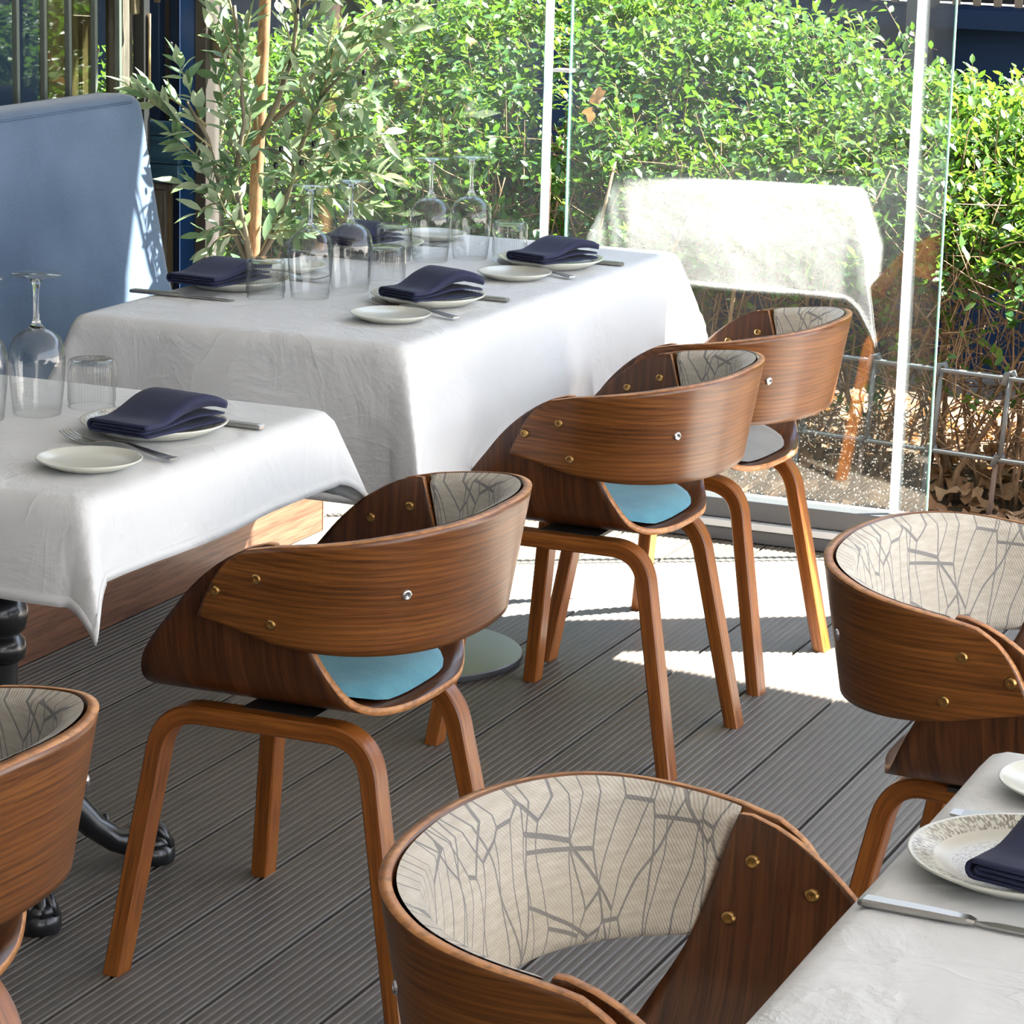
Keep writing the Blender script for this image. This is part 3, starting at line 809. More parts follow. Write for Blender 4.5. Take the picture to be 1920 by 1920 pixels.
def chair(x, y, deg, seat, label, group='bentwood armchairs'):
    t = empty('armchair', (x, y, 0), R(deg)); tag(t, label, 'chair', group)
    for fr_ in ('leg_frame_l', 'leg_frame_r'):
        o = mobj('leg_frame', CP[fr_], t); es = o.modifiers.new('split', 'EDGE_SPLIT'); es.split_angle = R(32)
    sh = mobj('seat_shell', CP['seat_shell'], t)
    s_ = sh.modifiers.new('ply', 'SOLIDIFY'); s_.thickness = 0.011; s_.offset = 0; s_.material_offset_rim = 1
    b = mobj('back_band', CP['back_band'], t)
    s_ = b.modifiers.new('ply', 'SOLIDIFY'); s_.thickness = 0.012; s_.offset = 0; s_.material_offset_rim = 1
    mobj('back_pad', CP['back_pad'], t)
    mobj('seat_cushion', cush[seat], t)
    mobj('seat_mount', CP['seat_mount'], t)
    for sgn in (1, -1):
        for (bx_, bz) in ((0.062, 0.583), (-0.001, 0.607), (-0.022, 0.546)):
            yo = 0.2645-0.002+0.04*(bz-0.585)
            o = mobj('bolt', CP['bolt'], b, (bx_, sgn*yo, bz), (R(-90)*sgn, 0, 0))
            o = mobj('bolt', CP['bolt'], sh, (bx_, sgn*(cat_tab([(q_[2], q_[1]) for q_ in SHELL[4:]], bz)[0]-0.0055), bz), (R(90)*sgn, 0, 0))
        p = band_pt(0.30*sgn, 0.50, 0.0122); x_, y_, nn = band_plan(0.30*sgn)
        o = mobj('bolt', CP['bolt_c'], b, p); o.rotation_euler = Vector((nn.x, nn.y, -0.10)).to_track_quat('Z', 'Y').to_euler()
    return t
chair(-1.803, 3.660, 180.5, 'seat_blue', 'walnut armchair with blue seat drawn up to the near left table')
chair(-1.849, 4.843, 180, 'seat_blue', 'walnut armchair with blue seat beside the long table')
chair(-1.866, 5.427, 177, 'seat_grey', 'walnut armchair with grey seat nearest the glass screen')
chair(-1.779, 2.418, 177, 'seat_blue', 'walnut armchair cut off by the left edge of the picture')
chair(-0.849, 2.420, -0.4, 'seat_grey', 'large foreground walnut armchair seen from above at bottom centre')
chair(-0.842, 3.740, -2.5, 'seat_grey', 'walnut armchair at the right edge behind the lower right table')

# ================================================================== tableware
NB = 48
def mk_plate(R0, h, base, top_mat):
    V = []; F = []
    inner = [(0.0, 0.006), (base*0.6, 0.006), (base, 0.0068), (base*1.18, 0.0085), (R0*0.80, h*0.66), (R0*0.94, h*0.93), (R0*0.985, h)]
    outer = [(R0, h*0.97), (R0*0.995, h*0.88), (R0*0.86, h*0.50), (base*1.15, 0.0025), (base*0.98, 0.0), (0.0, 0.0)]
    mb = MB().lathe(inner+outer, 64)
    mi = [0]*(64*(len(inner)-1))+[1]*(64*(len(mb.F)//64-(len(inner)-1)))
    return mesh('plate', mb.V, mb.F, [top_mat, M['porcelain']], smooth=True, mi=mi)
dinner_me = mk_plate(0.1045, 0.019, 0.066, M['plate_top'])
side_me = mk_plate(0.0715, 0.0145, 0.044, M['porcelain'])
def dinner_plate(x, y, label): tag(mobj('dinner_plate', dinner_me, None, (x, y, TOP+0.001), (0, 0, rnd.uniform(0, 6))), label, 'plate', 'patterned dinner plates')
def side_plate(x, y, label): tag(mobj('side_plate', side_me, None, (x, y, TOP+0.001)), label, 'plate', 'plain side plates')

def napkin(x, y, ang, label, L=0.185, w=0.088, lift=0.030, seed=0.0, z0=0.0215):
    """linen napkin folded in layers, open folds at the near end (local -y), far end puffed up"""
    th = 0.0030; g = 0.0052
    sec = []                                          # folded cross-section (p across, q up, layer index)
    def arc(cp, cq, r, a0, a1, lay):
        for t in range(1, 6):
            a = a0+(a1-a0)*t/6; sec.append((cp+r*math.cos(a), cq+r*math.sin(a), lay))
    for t in range(9): sec.append((w/2-w*t/8, 0.0, 0))
    arc(-w/2, g*1.45, g*1.45, -PI/2, -3*PI/2, 0.9)
    for t in range(9): sec.append((-w/2+w*0.97*t/8, g*2.9, 3))
    arc(w*0.47, g*2.45, g*0.45, PI/2, -PI/2, 2.6)
    for t in range(9): sec.append((w*0.47-w*0.93*t/8, g*2.0, 2))
    arc(-w*0.46, g*1.5, g*0.45, PI/2, 3*PI/2, 1.5)
    for t in range(9): sec.append((-w*0.46+w*0.90*t/8, g*1.0, 1))
    NS = 22
    V = []; F = []
    for i in range(NS+1):
        s = i/NS
        hump = 0.78*lift*math.sin(PI*min(1, max(0, (s-0.18)/0.92)))**1.5
        for (p, q_, lay) in sec:
            f_ = lay/3.0
            zz = q_+hump*(f_**1.2)+0.006*s*s*f_+0.0010*noise.noise(Vector((p*60+seed, s*7, lay)))
            ln = L*(1-0.05*(1-f_)) if True else L
            endr = 0.010*(abs(p)/(w/2))**3*(s**6)
            V.append((p*(1-0.05*s*f_), (s-0.5)*ln-endr, zz))
    n_ = len(sec)
    for i in range(NS):
        for j in range(n_-1): F.append((i*n_+j, (i+1)*n_+j, (i+1)*n_+j+1, i*n_+j+1))
    o = mobj('napkin', mesh('napkin', V, F, M['navy'], smooth=True), None, (x, y, TOP+z0), (R(-1.0), 0, R(ang)))
    s_ = o.modifiers.new('thick', 'SOLIDIFY'); s_.thickness = th; s_.offset = 0
    tag(o, label, 'napkin', 'navy napkins')
    return o

def fork_me():
    mb = MB(); Lh = 0.125
    xs = [0.0, 0.01, 0.05, 0.09, 0.125, 0.14]; ws = [0.0075, 0.0088, 0.0062, 0.0042, 0.0042, 0.0085]; zs = [0.0030, 0.0028, 0.006, 0.0100, 0.0092, 0.0065]
    def strip(xs, yl, yr, zs, th):
        V = []; F = []
        for x, a, b, z in zip(xs, yl, yr, zs): V += [(x, a, z), (x, b, z), (x, b, z+th), (x, a, z+th)]
        for i in range(len(xs)-1):
            for k_ in range(4):
                a = i*4+k_; b = i*4+(k_+1) % 4; F.append((a, b, b+4, a+4))
        F.append((3, 2, 1, 0)); e = (len(xs)-1)*4; F.append((e, e+1, e+2, e+3)); mb.add(V, F)
    strip(xs, [-w_ for w_ in ws], ws, zs, 0.0022)
    strip([0.14, 0.15, 0.16], [-0.0085, -0.0115, -0.012], [0.0085, 0.0115, 0.012], [0.0065, 0.0028, 0.0014], 0.0018)
    for t in range(4):
        c = -0.0096+0.0064*t
        strip([0.16, 0.185, 0.205, 0.216], [c-0.0023, c-0.0021, c-0.0018, c-0.0009], [c+0.0023, c+0.0021, c+0.0018, c+0.0009], [0.0014, 0.0020, 0.0070, 0.0115], 0.0016)
    return mesh('fork', mb.V, mb.F, M['steel'])
FORK = fork_me()
def fork(x, y, ang, label):
    tag(mobj('fork', FORK, None, (x, y, TOP+0.0015), (0, 0, R(ang))), label, 'fork', 'forks')
def knife_mes():
    hb = MB()
    V = []; F = []
    st = [(0.0, 0.0072, 0.0055), (0.004, 0.0082, 0.0065), (0.06, 0.0078, 0.0065), (0.092, 0.0068, 0.0058), (0.098, 0.0045, 0.0045)]
    for (x, hw, h) in st:
        c = 0.0018
        V += [(x, -hw+c, 0), (x, hw-c, 0), (x, hw, c), (x, hw, h-c), (x, hw-c, h), (x, -hw+c, h), (x, -hw, h-c), (x, -hw, c)]
    for i in range(len(st)-1):
        for k_ in range(8):
            a = i*8+k_; b = i*8+(k_+1) % 8; F.append((a, b, b+8, a+8))
    F.append(tuple(range(7, -1, -1))); F.append(tuple((len(st)-1)*8+q_ for q_ in range(8)))
    h = mesh('handle', V, F, M['steel'])
    V = []; F = []
    st = [(0.097, 0.0045, 0.0042), (0.112, 0.0085, 0.0030), (0.16, 0.0095, 0.0024), (0.19, 0.0085, 0.0022), (0.207, 0.0040, 0.0020), (0.211, 0.0008, 0.0020)]
    for (x, hw, hh) in st: V += [(x, -hw*0.55, 0.001), (x, hw, 0.0014), (x, hw, 0.0018), (x, -hw*0.55, hh)]
    for i in range(len(st)-1):
        for k_ in range(4):
            a = i*4+k_; b = i*4+(k_+1) % 4; F.append((a, b, b+4, a+4))
    F.append((3, 2, 1, 0)); e = (len(st)-1)*4; F.append((e, e+1, e+2, e+3))
    return h, mesh('blade', V, F, M['steel'])
KH, KB = knife_mes()
def knife(x, y, ang, label):
    r_ = empty('table_knife', (x, y, TOP+0.0015), R(ang)); tag(r_, label, 'knife', 'table knives')
    mobj('handle', KH, r_); mobj('blade', KB, r_)

# wine glass standing upside down on its rim
def glass_mes():
    o_ = [(0.0345, 0.0), (0.0360, 0.010), (0.0395, 0.045), (0.0412, 0.070), (0.0415, 0.085), (0.0395, 0.099), (0.0335, 0.112), (0.0235, 0.1205), (0.0125, 0.1250)]
    t = 0.0011
    i_ = [(0.0, 0.1235), (0.0118, 0.1228), (0.0230, 0.1185), (0.0325, 0.1105), (0.0384, 0.0983), (0.0404, 0.085), (0.0401, 0.070), (0.0384, 0.045), (0.0349, 0.010), (0.0336, 0.0)]
    b = MB().lathe([(0.0336, 0.0)]+o_+[(0.0, 0.1262)], 48); b2 = MB().lathe(i_, 48)
    b.add(b2.V, b2.F)
    bowl = mesh('bowl', b.V, b.F, M['glassware'], smooth=True)
    s = MB().lathe([(0.0, 0.1255), (0.0120, 0.1262), (0.0075, 0.131), (0.0048, 0.138), (0.0040, 0.150), (0.0040, 0.175), (0.0050, 0.188), (0.0085, 0.1955), (0.0, 0.1958)], 24)
    stem = mesh('stem', s.V, s.F, M['solid_glass'], smooth=True)
    f_ = MB().lathe([(0.0, 0.1960), (0.0086, 0.1957), (0.0150, 0.1990), (0.0260, 0.2013), (0.0365, 0.2022), (0.0372, 0.2032), (0.0365, 0.2042), (0.0, 0.2048)], 48)
    foot = mesh('foot', f_.V, f_.F, M['glassware'], smooth=True)
    return bowl, stem, foot
GB, GS, GF = glass_mes()
def wine_glass(p, label):
    r_ = empty('wine_glass', (p.x, p.y, TOP+0.001)); tag(r_, label, 'wine glass', 'upturned wine glasses')
    mobj('bowl', GB, r_); mobj('stem', GS, r_); mobj('foot', GF, r_)
def tumbler_mes():
    nn = 144
    rib = lambda k_, z, r: (0.0013 if (k_ % 3) == 0 else -0.0006) if (0.008 < z < 0.066 and r > 0.03) else 0
    b = MB().lathe([(0.0327, 0.0), (0.0345, 0.0), (0.0345, 0.008), (0.0348, 0.0082), (0.0342, 0.0655), (0.0338, 0.066), (0.0325, 0.070), (0.0300, 0.0715)], nn, rib=rib)
    b2 = MB().lathe([(0.0, 0.0635), (0.027, 0.0635), (0.0315, 0.061), (0.0327, 0.055), (0.0327, 0.0)], 72)
    b.add(b2.V, b2.F)
    wall = mesh('wall', b.V, b.F, M['glassware'], smooth=False)
    s = MB().lathe([(0.0, 0.0640), (0.0265, 0.0640), (0.0300, 0.0660), (0.0295, 0.0710), (0.0240, 0.0702), (0.0, 0.0698)], 48)
    return wall, mesh('base', s.V, s.F, M['glassware'], smooth=True)
TW, TBm = tumbler_mes()
def tumbler(p, label):
    r_ = empty('tumbler', (p.x, p.y, TOP+0.001)); tag(r_, label, 'tumbler', 'upturned ribbed tumblers')
    mobj('wall', TW, r_); mobj('base', TBm, r_)

# --- near left table
dinner_plate(-2.061, 3.580, 'patterned dinner plate on the near left table')
side_plate(-2.020, 3.335, 'plain cream side plate on the near left table')
napkin(-2.028, 3.545, -8, 'folded navy napkin on the near left table plate', L=0.20, w=0.095, seed=1)
fork(-1.938, 3.418, 164, 'fork between the two plates on the near left table')
knife(-1.938, 3.671, 178, 'knife tucked behind the plate on the near left table')
wine_glass(at_z(70, 776, TOP), 'upturned wine glass beside the tumbler on the near left table')
wine_glass(at_z(-38, 786, TOP), 'upturned wine glass cut by the left picture edge')
tumbler(at_z(172, 763, TOP), 'upturned ribbed tumbler on the near left table')
# --- long table, aisle side
dinner_plate(-2.215, 4.836, 'patterned dinner plate at the near aisle seat of the long table')
side_plate(-2.190, 4.626, 'plain side plate at the near aisle seat of the long table')
napkin(-2.188, 4.806, -22, 'folded navy napkin at the near aisle seat of the long table', seed=4, lift=0.036)
fork(-2.092, 4.688, 158, 'fork at the near aisle seat of the long table')
knife(-2.094, 4.922, 178, 'knife at the near aisle seat of the long table')
dinner_plate(-2.201, 5.385, 'patterned dinner plate at the far aisle seat of the long table')
side_plate(-2.198, 5.196, 'plain side plate at the far aisle seat of the long table')
napkin(-2.178, 5.355, -17, 'folded navy napkin at the far aisle seat of the long table', seed=7, lift=0.026)
fork(-2.098, 5.245, 156, 'fork at the far aisle seat of the long table')
knife(-2.078, 5.462, 178, 'knife at the far aisle seat of the long table')
# --- long table, banquette side
dinner_plate(-2.600, 4.815, 'dinner plate at the near banquette seat of the long table')
napkin(-2.598, 4.765, -6, 'thick folded navy napkin at the near banquette seat of the long table', L=0.20, w=0.10, lift=0.020, seed=9)
knife(-2.726, 4.652, 1, 'knife at the near banquette seat of the long table')
side_plate(-2.605, 5.040, 'side plate behind the wine glasses at the near banquette seat')
fork(-2.690, 4.945, 2, 'fork behind the wine glasses at the near banquette seat')
dinner_plate(-2.600, 5.400, 'dinner plate behind the tumbler at the far banquette seat')
napkin(-2.605, 5.370, -8, 'folded navy napkin behind the glasses at the far banquette seat', L=0.19, lift=0.022, seed=12)
knife(-2.715, 5.255, 2, 'knife at the far banquette seat of the long table')
side_plate(-2.560, 5.605, 'side plate at the far end of the long table')
fork(-2.690, 5.515, 2, 'fork at the far banquette seat of the long table')
wine_glass(at_z(581, 558, TOP), 'left one of the front pair of upturned wine glasses on the long table')
wine_glass(at_z(656, 545, TOP), 'right one of the front pair of upturned wine glasses on the long table')
wine_glass(at_z(806, 489, TOP), 'left one of the rear pair of upturned wine glasses on the long table')
wine_glass(at_z(881, 485, TOP), 'right one of the rear pair of upturned wine glasses on the long table')
tumbler(at_z(498, 558, TOP), 'upturned ribbed tumbler in front of the olive trunk on the long table')
tumbler(at_z(725, 532, TOP), 'upturned ribbed tumbler right of the front wine glasses on the long table')
tumbler(at_z(737, 488, TOP), 'upturned ribbed tumbler left of the rear wine glasses on the long table')
tumbler(at_z(955, 482, TOP), 'upturned ribbed tumbler right of the rear wine glasses on the long table')
# --- lower right table
dinner_plate(-0.508, 2.352, 'patterned dinner plate on the lower right table')
side_plate(-0.520, 2.580, 'plain side plate on the lower right table')
napkin(-0.470, 2.335, -14, 'folded navy napkin on the lower right table', seed=15, lift=0.03)
knife(-0.617, 2.217, -3, 'knife on the lower right table')
fork(-0.607, 2.466, 2, 'fork handle showing between the plates on the lower right table')

# ================================================================== olive tree
def leaf_shape(Lf, wf, curl, fold_, two=True, seg=4):
    """pointed leaf along +x, slightly folded and curled; upper and under side are separate thin layers"""
    V = []; F = []; mi = []
    for layer in ((0, 1) if two else (0,)):
        b = len(V); dz = -0.0004*layer
        for i in range(seg+1):
            t = i/seg; hw = wf*math.sin(PI*min(0.985, max(0.015, t))**0.85)*0.5
            z = -curl*t*t*Lf
            V += [(t*Lf, -hw, z+fold_*hw+dz), (t*Lf, 0, z+dz), (t*Lf, hw, z+fold_*hw+dz)]
        for i in range(seg):
            a = b+i*3
            for q_ in ((a, a+3, a+4, a+1), (a+1, a+4, a+5, a+2)):
                F.append(q_ if layer == 0 else q_[::-1]); mi.append(layer)
    return V, F, mi
ot = empty('olive_tree', (-3.26, 6.17, 0))
tag(ot, 'potted olive tree with tan trunk and grey-green leaves by the glass', 'tree')
OT = Vector((-3.26, 6.17, 0))
YT = 6.17
def P_(x, y, Yq=6.09): return at_y(x, y, Yq+0.08)-OT
pot = MB().lathe([(0, 0.002), (0.10, 0.002), (0.115, 0.02), (0.15, 0.28), (0.155, 0.30), (0.148, 0.31), (0.138, 0.30), (0.135, 0.27), (0, 0.27)], 32).build('pot', M['pot'], ot, auto=45)
pot.location = (-0.0, 0.0, 0)
q0 = P_(474, 478); 
trunk = [Vector((q0.x-0.01, q0.y, 0.26)), P_(470, 520), P_(475, 470), P_(479, 380), P_(483, 290), P_(489, 190), P_(493, 100), P_(497, 0), P_(501, -110), P_(506, -240)]
MB().tube(trunk, [0.017, 0.0165, 0.016, 0.016, 0.0155, 0.0150, 0.0145, 0.014, 0.0135, 0.012], 12).build('trunk', M['olive_trunk'], ot, smooth=True)
stems = [
    [(478, 500, 6.09), (520, 430, 6.08), (545, 345, 6.06), (570, 260, 6.05), (612, 170, 6.04), (690, 90, 6.02)],
    [(470, 500, 6.09), (440, 440, 6.06), (412, 350, 6.03), (390, 260, 6.00), (350, 190, 5.98)],
    [(485, 265, 6.09), (520, 190, 6.07), (548, 110, 6.06), (560, 0, 6.06), (575, -120, 6.06)],
    [(470, 490, 6.07), (452, 400, 6.04), (440, 330, 6.02), (458, 230, 6.0), (450, 120, 6.0), (440, 10, 6.0)],
    [(495, 240, 6.09), (560, 185, 6.10), (600, 120, 6.12), (640, 60, 6.12), (700, 20, 6.12)],
]
for st in stems:
    pts = [P_(*s_) for s_ in st]
    MB().tube(pts, [0.0085-0.0052*i/(len(pts)-1) for i in range(len(pts))], 8).build('stem', M['olive_stem'], ot, smooth=True)
rl = random.Random(21)
twigs = [  # start px, end px with depth: the sprays seen in the photograph
    ((392, 265, 6.00), (330, 110, 5.99)), ((395, 275, 6.0), (245, 165, 5.96)), ((388, 235, 6.0), (262, 160, 5.97)), ((410, 330, 6.02), (320, 250, 5.98)),
    ((420, 370, 6.03), (345, 345, 6.0)), ((420, 385, 6.03), (370, 400, 6.02)), ((440, 430, 6.05), (380, 440, 6.02)), ((445, 440, 6.05), (390, 470, 6.03)),
    ((445, 330, 6.02), (415, 215, 6.0)), ((448, 260, 6.01), (405, 140, 6.0)), ((455, 200, 6.0), (400, 60, 6.0)), ((450, 120, 6.0), (395, 10, 6.0)), ((452, 160, 6.0), (470, 30, 6.0)),
    ((440, 40, 6.0), (410, -60, 6.0)), ((445, 300, 6.02), (470, 200, 6.0)), ((445, 350, 6.02), (400, 300, 6.0)), ((455, 410, 6.04), (430, 320, 6.02)), ((460, 450, 6.05), (405, 375, 6.02)),
    ((540, 360, 6.06), (600, 290, 6.03)), ((545, 345, 6.06), (650, 300, 6.04)), ((560, 290, 6.05), (690, 255, 6.02)), ((570, 260, 6.05), (705, 175, 6.02)), ((600, 190, 6.04), (690, 200, 6.0)),
    ((520, 430, 6.08), (600, 380, 6.05)), ((530, 400, 6.07), (690, 310, 6.05)), ((540, 370, 6.07), (700, 385, 6.04)), ((600, 180, 6.04), (655, 110, 6.02)), ((560, 185, 6.1), (640, 150, 6.08)),
    ((600, 120, 6.12), (745, 35, 6.1)), ((640, 60, 6.12), (790, 15, 6.1)), ((610, 110, 6.1), (760, 60, 6.09)), ((548, 110, 6.06), (600, 20, 6.05)), ((555, 60, 6.06), (540, -50, 6.05)),
    ((560, 20, 6.06), (640, -40, 6.05)), ((570, 10, 6.06), (690, -20, 6.06)), ((520, 190, 6.07), (560, 90, 6.06)), ((550, 100, 6.06), (525, 20, 6.05)), ((570, 260, 6.05), (600, 200, 6.02)),
    ((575, 250, 6.05), (655, 230, 6.02)), ((600, 280, 6.05), (720, 250, 6.03)), ((610, 330, 6.05), (720, 330, 6.03)), ((500, 455, 6.08), (560, 430, 6.06)), ((490, 470, 6.08), (520, 400, 6.05)),
    ((470, 480, 6.07), (430, 400, 6.04)), ((465, 495, 6.08), (400, 505, 6.05)), ((505, 440, 6.08), (590, 440, 6.05)), ((545, 350, 6.06), (540, 260, 6.04)), ((556, 320, 6.06), (520, 300, 6.03)),
    ((610, 170, 6.04), (620, 60, 6.03)), ((590, 215, 6.05), (560, 140, 6.04)), ((480, 330, 6.06), (520, 340, 6.03)), ((484, 250, 6.06), (455, 90, 6.02)), ((560, 290, 6.06), (640, 360, 6.04)),
    ((580, 250, 6.05), (640, 60, 6.07)), ((430, 380, 6.03), (470, 300, 6.0)), ((425, 400, 6.02), (360, 300, 6.0)),
]
leaf_meshes = []
for (Lf, wf, cu) in ((0.062, 0.021, 0.12), (0.055, 0.0225, -0.05), (0.068, 0.022, 0.22), (0.048, 0.020, 0.05)):
    v_, f_, mi_ = leaf_shape(Lf, wf, cu, 0.25, two=False)
    for side_ in (0, 1):      # leaves turned green side or pale side out
        leaf_meshes.append((mesh('leaf', v_, f_, M[('olive_top', 'olive_under')[side_]], smooth=True), v_, f_, [side_]*len(f_)))
def orient(d, rollr, pos):
    d = d.normalized(); up = Vector((0, 0, 1)); s_ = up.cross(d)
    if s_.length < 1e-3: s_ = Vector((1, 0, 0))
    s_.normalize(); u_ = d.cross(s_)
    s2 = s_*math.cos(rollr)+u_*math.sin(rollr); u2 = d.cross(s2)
    mm = Matrix.Identity(4)
    for i in range(3): mm[i][0] = d[i]; mm[i][1] = s2[i]; mm[i][2] = u2[i]; mm[i][3] = pos[i]
    return mm
cands = []
for (a, b) in twigs:
    A = P_(*a); B = P_(*b)
    mid = A.lerp(B, 0.5)+Vector((rl.uniform(-.01, .01), rl.uniform(-.015, .015), 0.012))
    path = [A, A.lerp(mid, 0.5)+Vector((0, 0, 0.003)), mid, mid.lerp(B, 0.5)+Vector((0, 0, .003)), B]
    MB().tube(path, [0.0026, 0.0024, 0.002, 0.0016, 0.0010], 6).build('twig', M['olive_twig'], ot, smooth=True)
    Lt = (B-A).length; n_l = max(5, int(Lt/0.0105))
    ax = (B-A).normalized()
    for i in range(n_l):
        t = 0.18+0.82*(i/(n_l-1)); p = A.lerp(mid, t*2) if t < 0.5 else mid.lerp(B, t*2-1)
        sd = Vector((rl.gauss(0, 1), rl.gauss(0, 1), rl.gauss(0, 1))); sd = (sd-ax*sd.dot(ax)).normalized()
        d = ax*rl.uniform(0.45, 0.9)+sd*rl.uniform(0.5, 0.95)+Vector((0, 0, rl.uniform(-0.25, 0.15)))
        if i == n_l-1: d = ax
        cands.append((p, d, rl.uniform(-1.1, 1.1), 2*rl.randrange(4)+(rl.random() < 0.45), rl.uniform(0.8, 1.12)))
rl.shuffle(cands)
SV = []; SF = []; SM = []
for n_i, (p, d, ro, kx, sc_) in enumerate(cands):
    mm = orient(d, ro, p) @ Matrix.Scale(sc_, 4)
    if n_i < 300:
        o = bpy.data.objects.new('leaf', leaf_meshes[kx][0]); link(o, ot); o.matrix_local = mm
    else:
        b = len(SV); SV += [mm @ Vector(v) for v in leaf_meshes[kx][1]]; SF += [tuple(i+b for i in f) for f in leaf_meshes[kx][2]]; SM += leaf_meshes[kx][3]
o = mobj('foliage', mesh('foliage', SV, SF, [M['olive_top'], M['olive_under']], mi=SM, smooth=True), ot); o['kind'] = 'stuff'
ol = MB().lathe([(0, 0.008), (0.0035, 0.0072), (0.0056, 0.004), (0.0062, 0), (0.0056, -0.004), (0.0035, -0.0072), (0, -0.008)], 12)
ol_me = mesh('olive', ol.V, ol.F, M['olive_fruit'], smooth=True)
for (x, y) in ((320, 84), (332, 103), (683, 136), (527, 280), (517, 310), (588, 270), (565, 305), (560, 20)):
    mobj('olive', ol_me, ot, P_(x, y, 6.0))

# ================================================================== hedge, fence, leaves outside
rh = random.Random(5)
hg = empty('hedge', (-2.6, 7.4, -0.03)); HG = Vector((-2.6, 7.4, -0.03))
tag(hg, 'bushy green hedge with bare brown lower stems behind the glass', 'hedge')
HX0, HX1 = -4.7, -0.9
def hedge_top(x):   # crest height seen in the photograph
    return lerp_tab([(-4.7, 0.90), (-4.1, 0.92), (-3.6, 1.10), (-3.2, 1.18), (-2.8, 1.17), (-2.45, 1.05), (-2.15, 0.95), (-1.7, 0.93), (-0.9, 0.95)], x)[0]
def hedge_front(x, z):
    base = lerp_tab([(-4.7, 7.25), (-2.6, 7.12), (-1.9, 7.02), (-1.4, 6.95), (-0.9, 6.95)], x)[0]
    top = hedge_top(x)
    t = max(0, (z-0.42)/(top-0.42))
    return base+0.05*math.sin(x*5)+0.75*t**1.8
v_, f_, _ = leaf_shape(0.030, 0.0165, 0.10, 0.22, two=False, seg=3)
HL = [Vector(q_) for q_ in v_]
hl_me = mesh('leaf', v_, f_, M['hedge_leaf_one'], smooth=True)
HV = []; HF = []; HT = []
TV = MB()
singles = []
n_spr = 13200
for s_i in range(n_spr):
    x = rh.uniform(HX0, HX1); top = hedge_top(x)
    u = rh.random()
    low = lerp_tab([(-4.7, 0.40), (-3.0, 0.42), (-2.2, 0.50), (-1.7, 0.55), (-0.9, 0.5)], x)[0]
    z = low-0.08*rh.random()+(top-low)*u**0.75
    if rh.random() < 0.05: z = rh.uniform(0.15, low)
    y = hedge_front(x, z)+(abs(rh.gauss(0, 0.16)) if s_i < 9600 else rh.uniform(0.15, 0.85))
    cl_ = noise.noise(Vector((x*3.2, z*4.5, y)))
    if cl_ < -0.22 and rh.random() < 0.8: continue
    base = Vector((x, y, z))
    d = Vector((rh.gauss(0, 0.55), rh.uniform(-0.9, 0.25), rh.uniform(0.0, 1.0))).normalized()
    Ls = rh.uniform(0.05, 0.13); nl = rh.randrange(5, 9)
    tip = base+d*Ls
    if s_i % 2 == 0: TV.tube([base-d*0.04-HG, tip-HG], [0.0016, 0.0008], 4, False)
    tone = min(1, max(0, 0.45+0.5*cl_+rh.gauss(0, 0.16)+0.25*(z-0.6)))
    for i in range(nl):
        t = i/(nl-1); p = base+d*Ls*t
        sd = Vector((rh.gauss(0, 1), rh.gauss(0, 1), rh.gauss(0, 1))); sd = (sd-d*sd.dot(d)).normalized()
        ld = d*(0.35+0.5*t)+sd*0.85
        mm = orient(ld, rh.uniform(-0.8, 0.8), p-HG) @ Matrix.Scale(rh.uniform(0.7, 1.25), 4)
        if y < hedge_front(x, z)+0.03 and len(singles) < 300 and -2.95 < x < -1.2 and rh.random() < 0.22:
            singles.append(mm); continue
        b = len(HV); HV += [mm @ q_ for q_ in HL]; HF += [tuple(q_+b for q_ in f) for f in f_]; HT += [min(1, max(0, tone+rh.gauss(0, 0.12)))]*len(HL)
me = mesh('foliage', HV, HF, M['hedge_leaf'], smooth=True)
at_ = me.attributes.new('tone', 'FLOAT', 'POINT'); at_.data.foreach_set('value', HT)
o = mobj('foliage', me, hg); o['kind'] = 'stuff'
for mm in singles:
    o = bpy.data.objects.new('leaf', hl_me); link(o, hg); o.matrix_local = mm
# stems and fine twigs
for i in range(190):
    x = rh.uniform(HX0+0.4, HX1); y = hedge_front(x, 0.3)+rh.uniform(0.05, 0.55)
    lean = rh.gauss(0, 0.22); h = rh.uniform(0.45, 0.85)
    pts = [Vector((x, y, -0.06))-HG]
    for q_ in range(1, 6):
        pts.append(Vector((x+lean*h*q_/5+rh.gauss(0, 0.012), y+rh.uniform(-0.14, 0.02)*q_/5, -0.06+h*q_/5))-HG)
    r0 = rh.choice((0.004, 0.005, 0.006, 0.009))
    MB().tube(pts, [r0*(1-0.11*q_) for q_ in range(6)], 6).build('branch', M['twig'], hg, smooth=True)
for i in range(2600):
    x = rh.uniform(HX0+0.4, HX1); z = rh.uniform(0.08, 0.75); y = hedge_front(x, z)+rh.uniform(-0.02, 0.45)
    d = Vector((rh.gauss(0, 0.8), rh.gauss(0, 0.4), rh.gauss(0.35, 0.6))).normalized()*rh.uniform(0.08, 0.28)
    p0 = Vector((x, y, z))-HG; mid = p0+d*0.5+Vector((rh.gauss(0, .015), 0, rh.gauss(0, .015)))
    TV.tube([p0, mid, p0+d], [0.0022, 0.0017, 0.0009], 5, False)
o = TV.build('fine_twigs', M['twig'], hg, smooth=True); o['kind'] = 'stuff'

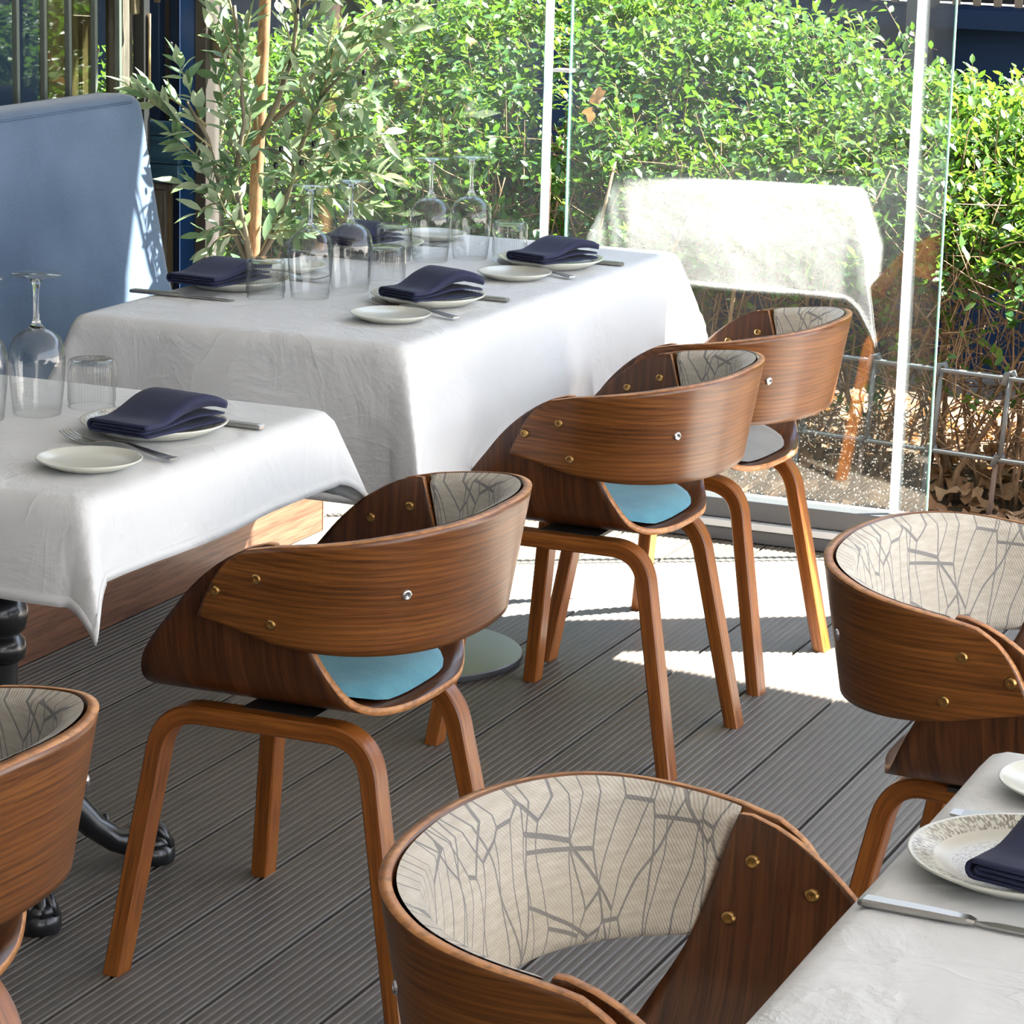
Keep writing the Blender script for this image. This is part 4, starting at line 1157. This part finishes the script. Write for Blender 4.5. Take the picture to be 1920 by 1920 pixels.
# low galvanised border fence
fa = Vector((-2.75, 7.02, 0)); fd = Vector((1, -0.17, 0)).normalized()
fn = empty('border_fence', (-1.75, 6.87, -0.04)); FN = Vector((-1.75, 6.87, -0.04))
tag(fn, 'low grey metal border fence in front of the hedge', 'fence')
fp = lambda s_, z: Vector((-1.790, 6.895, z))+fd*s_-FN
for z, s0, s1 in ((0.340, -1.4, 0.95), (0.140, -1.4, 0.95)):
    MB().tube([fp(s0, z), fp(s1, z)], 0.0062, 8).build('rail', M['galv'], fn, smooth=True)
for i in range(-8, 6):
    s_ = 0.0+0.178*i
    MB().tube([fp(s_-0.012, 0.142), fp(s_, 0.34)], 0.0062, 8).build('upright', M['galv'], fn, smooth=True)
    MB().tube([fp(s_-0.014, 0.325)+Vector((0, -.008, 0)), fp(s_-0.006, 0.352)+Vector((0, -.006, 0)), fp(s_+0.006, 0.356)+Vector((0, .004, 0)), fp(s_+0.012, 0.336)+Vector((0, .008, 0))], 0.0075, 8).build('loop', M['galv'], fn, smooth=True)
    MB().tube([fp(s_-0.035, -0.06), fp(s_-0.022, 0.13)], 0.0066, 8).build('post', M['rust'] if i % 2 else M['galv'], fn, smooth=True)
    MB().tube([fp(s_-0.030, 0.122)+Vector((0, -.007, 0)), fp(s_-0.020, 0.150)+Vector((0, -.006, 0)), fp(s_-0.008, 0.150)+Vector((0, .004, 0)), fp(s_-0.004, 0.132)+Vector((0, .007, 0))], 0.0072, 8).build('loop', M['galv'], fn, smooth=True)

# dry leaves on the bed
def dry_shape(L_, W_):
    V = []; F = []
    n_ = 12
    V.append((0, 0, 0.004))
    for i in range(n_):
        a = 2*PI*i/n_; r_ = (0.75+0.35*abs(math.cos(2.5*a)))
        V.append((math.cos(a)*L_/2*r_, math.sin(a)*W_/2*r_, 0.010*math.sin(3*a+1)+0.006*math.cos(2*a)))
    for i in range(n_): F.append((0, 1+i, 1+(i+1) % n_))
    return V, F
dv, df_ = dry_shape(0.075, 0.052)
dry_me = mesh('dry_leaf', dv, df_, M['dry_leaf_one'], smooth=True)
LV = []; LF = []; LT = []
for i in range(1500):
    x = rh.uniform(-2.7, -0.9); y = rh.uniform(6.47, 8.2); z = -0.022+rh.uniform(0, 0.03)
    if y > 7.0: z += 0.02
    mm = Matrix.Translation((x, y, z)) @ Matrix.Rotation(rh.uniform(0, 6.28), 4, 'Z') @ Matrix.Rotation(rh.gauss(0, 0.4), 4, 'X') @ Matrix.Rotation(rh.gauss(0, 0.35), 4, 'Y') @ Matrix.Scale(rh.uniform(0.45, 1.1), 4)
    if i < 90:
        o = bpy.data.objects.new('dry_leaf', dry_me); link(o); o.matrix_world = mm
        tag(o, 'curled brown dry leaf on the ground under the hedge', 'leaf', 'dry leaves on the ground')
    else:
        b = len(LV); LV += [mm @ Vector(q_) for q_ in dv]; LF += [tuple(q_+b for q_ in f) for f in df_]; LT += [rh.random()]*len(dv)
me = mesh('leaf_litter', LV, LF, M['dry_leaf'], smooth=True)
at_ = me.attributes.new('tone', 'FLOAT', 'POINT'); at_.data.foreach_set('value', LT)
tag(mobj('leaf_litter', me), 'brown leaf litter covering the ground beneath the hedge', 'leaf litter', kind='stuff')
for i, (x, y) in enumerate(((752, 160), (880, 75), (1105, 215), (1120, 180))):
    o = bpy.data.objects.new('dry_leaf', dry_me); link(o); o.location = at_y(x, y, 7.55 if i < 2 else 7.2); o.rotation_euler = (R(70), 0.3*i, 0.5+i); o.scale = (0.7, 0.7, 0.7)
    tag(o, 'large dry brown leaf caught on top of the hedge', 'leaf', 'dry leaves caught in the hedge')

# building across the way
bd = empty('building', (-2.6, 9.6, -0.16)); BD = Vector((-2.6, 9.6, -0.16))
tag(bd, 'dark navy building with slatted windows behind the hedge', 'building')
def bpart(x0, x1, y0, y1, z0, z1, name, mat, par=bd):
    mb = MB().box(x0, x1, y0, y1, z0, z1); mb.V = [v-BD for v in mb.V]; return mb.build(name, mat, par)
bpart(-8, 4, 9.6, 9.8, -0.16, 1.05, 'wall', M['facade_navy'])
bpart(-8, 4, 9.54, 9.62, 0.985, 1.045, 'sill', M['facade_navy'])
bpart(-8, 4, 9.9, 10.0, 1.05, 3.2, 'recess', M['facade_dark'])
for xx in (-6.4, -4.75, -3.35, -2.62, -0.8):
    bpart(xx-0.035, xx+0.035, 9.5, 9.64, -0.16, 3.2, 'pillar', M['facade_grey'])
for q_ in range(70):
    xx = -5.0+0.07*q_
    bpart(xx-0.012, xx+0.012, 9.72, 9.74, 1.05, 2.4, 'slat', M['facade_slat'])
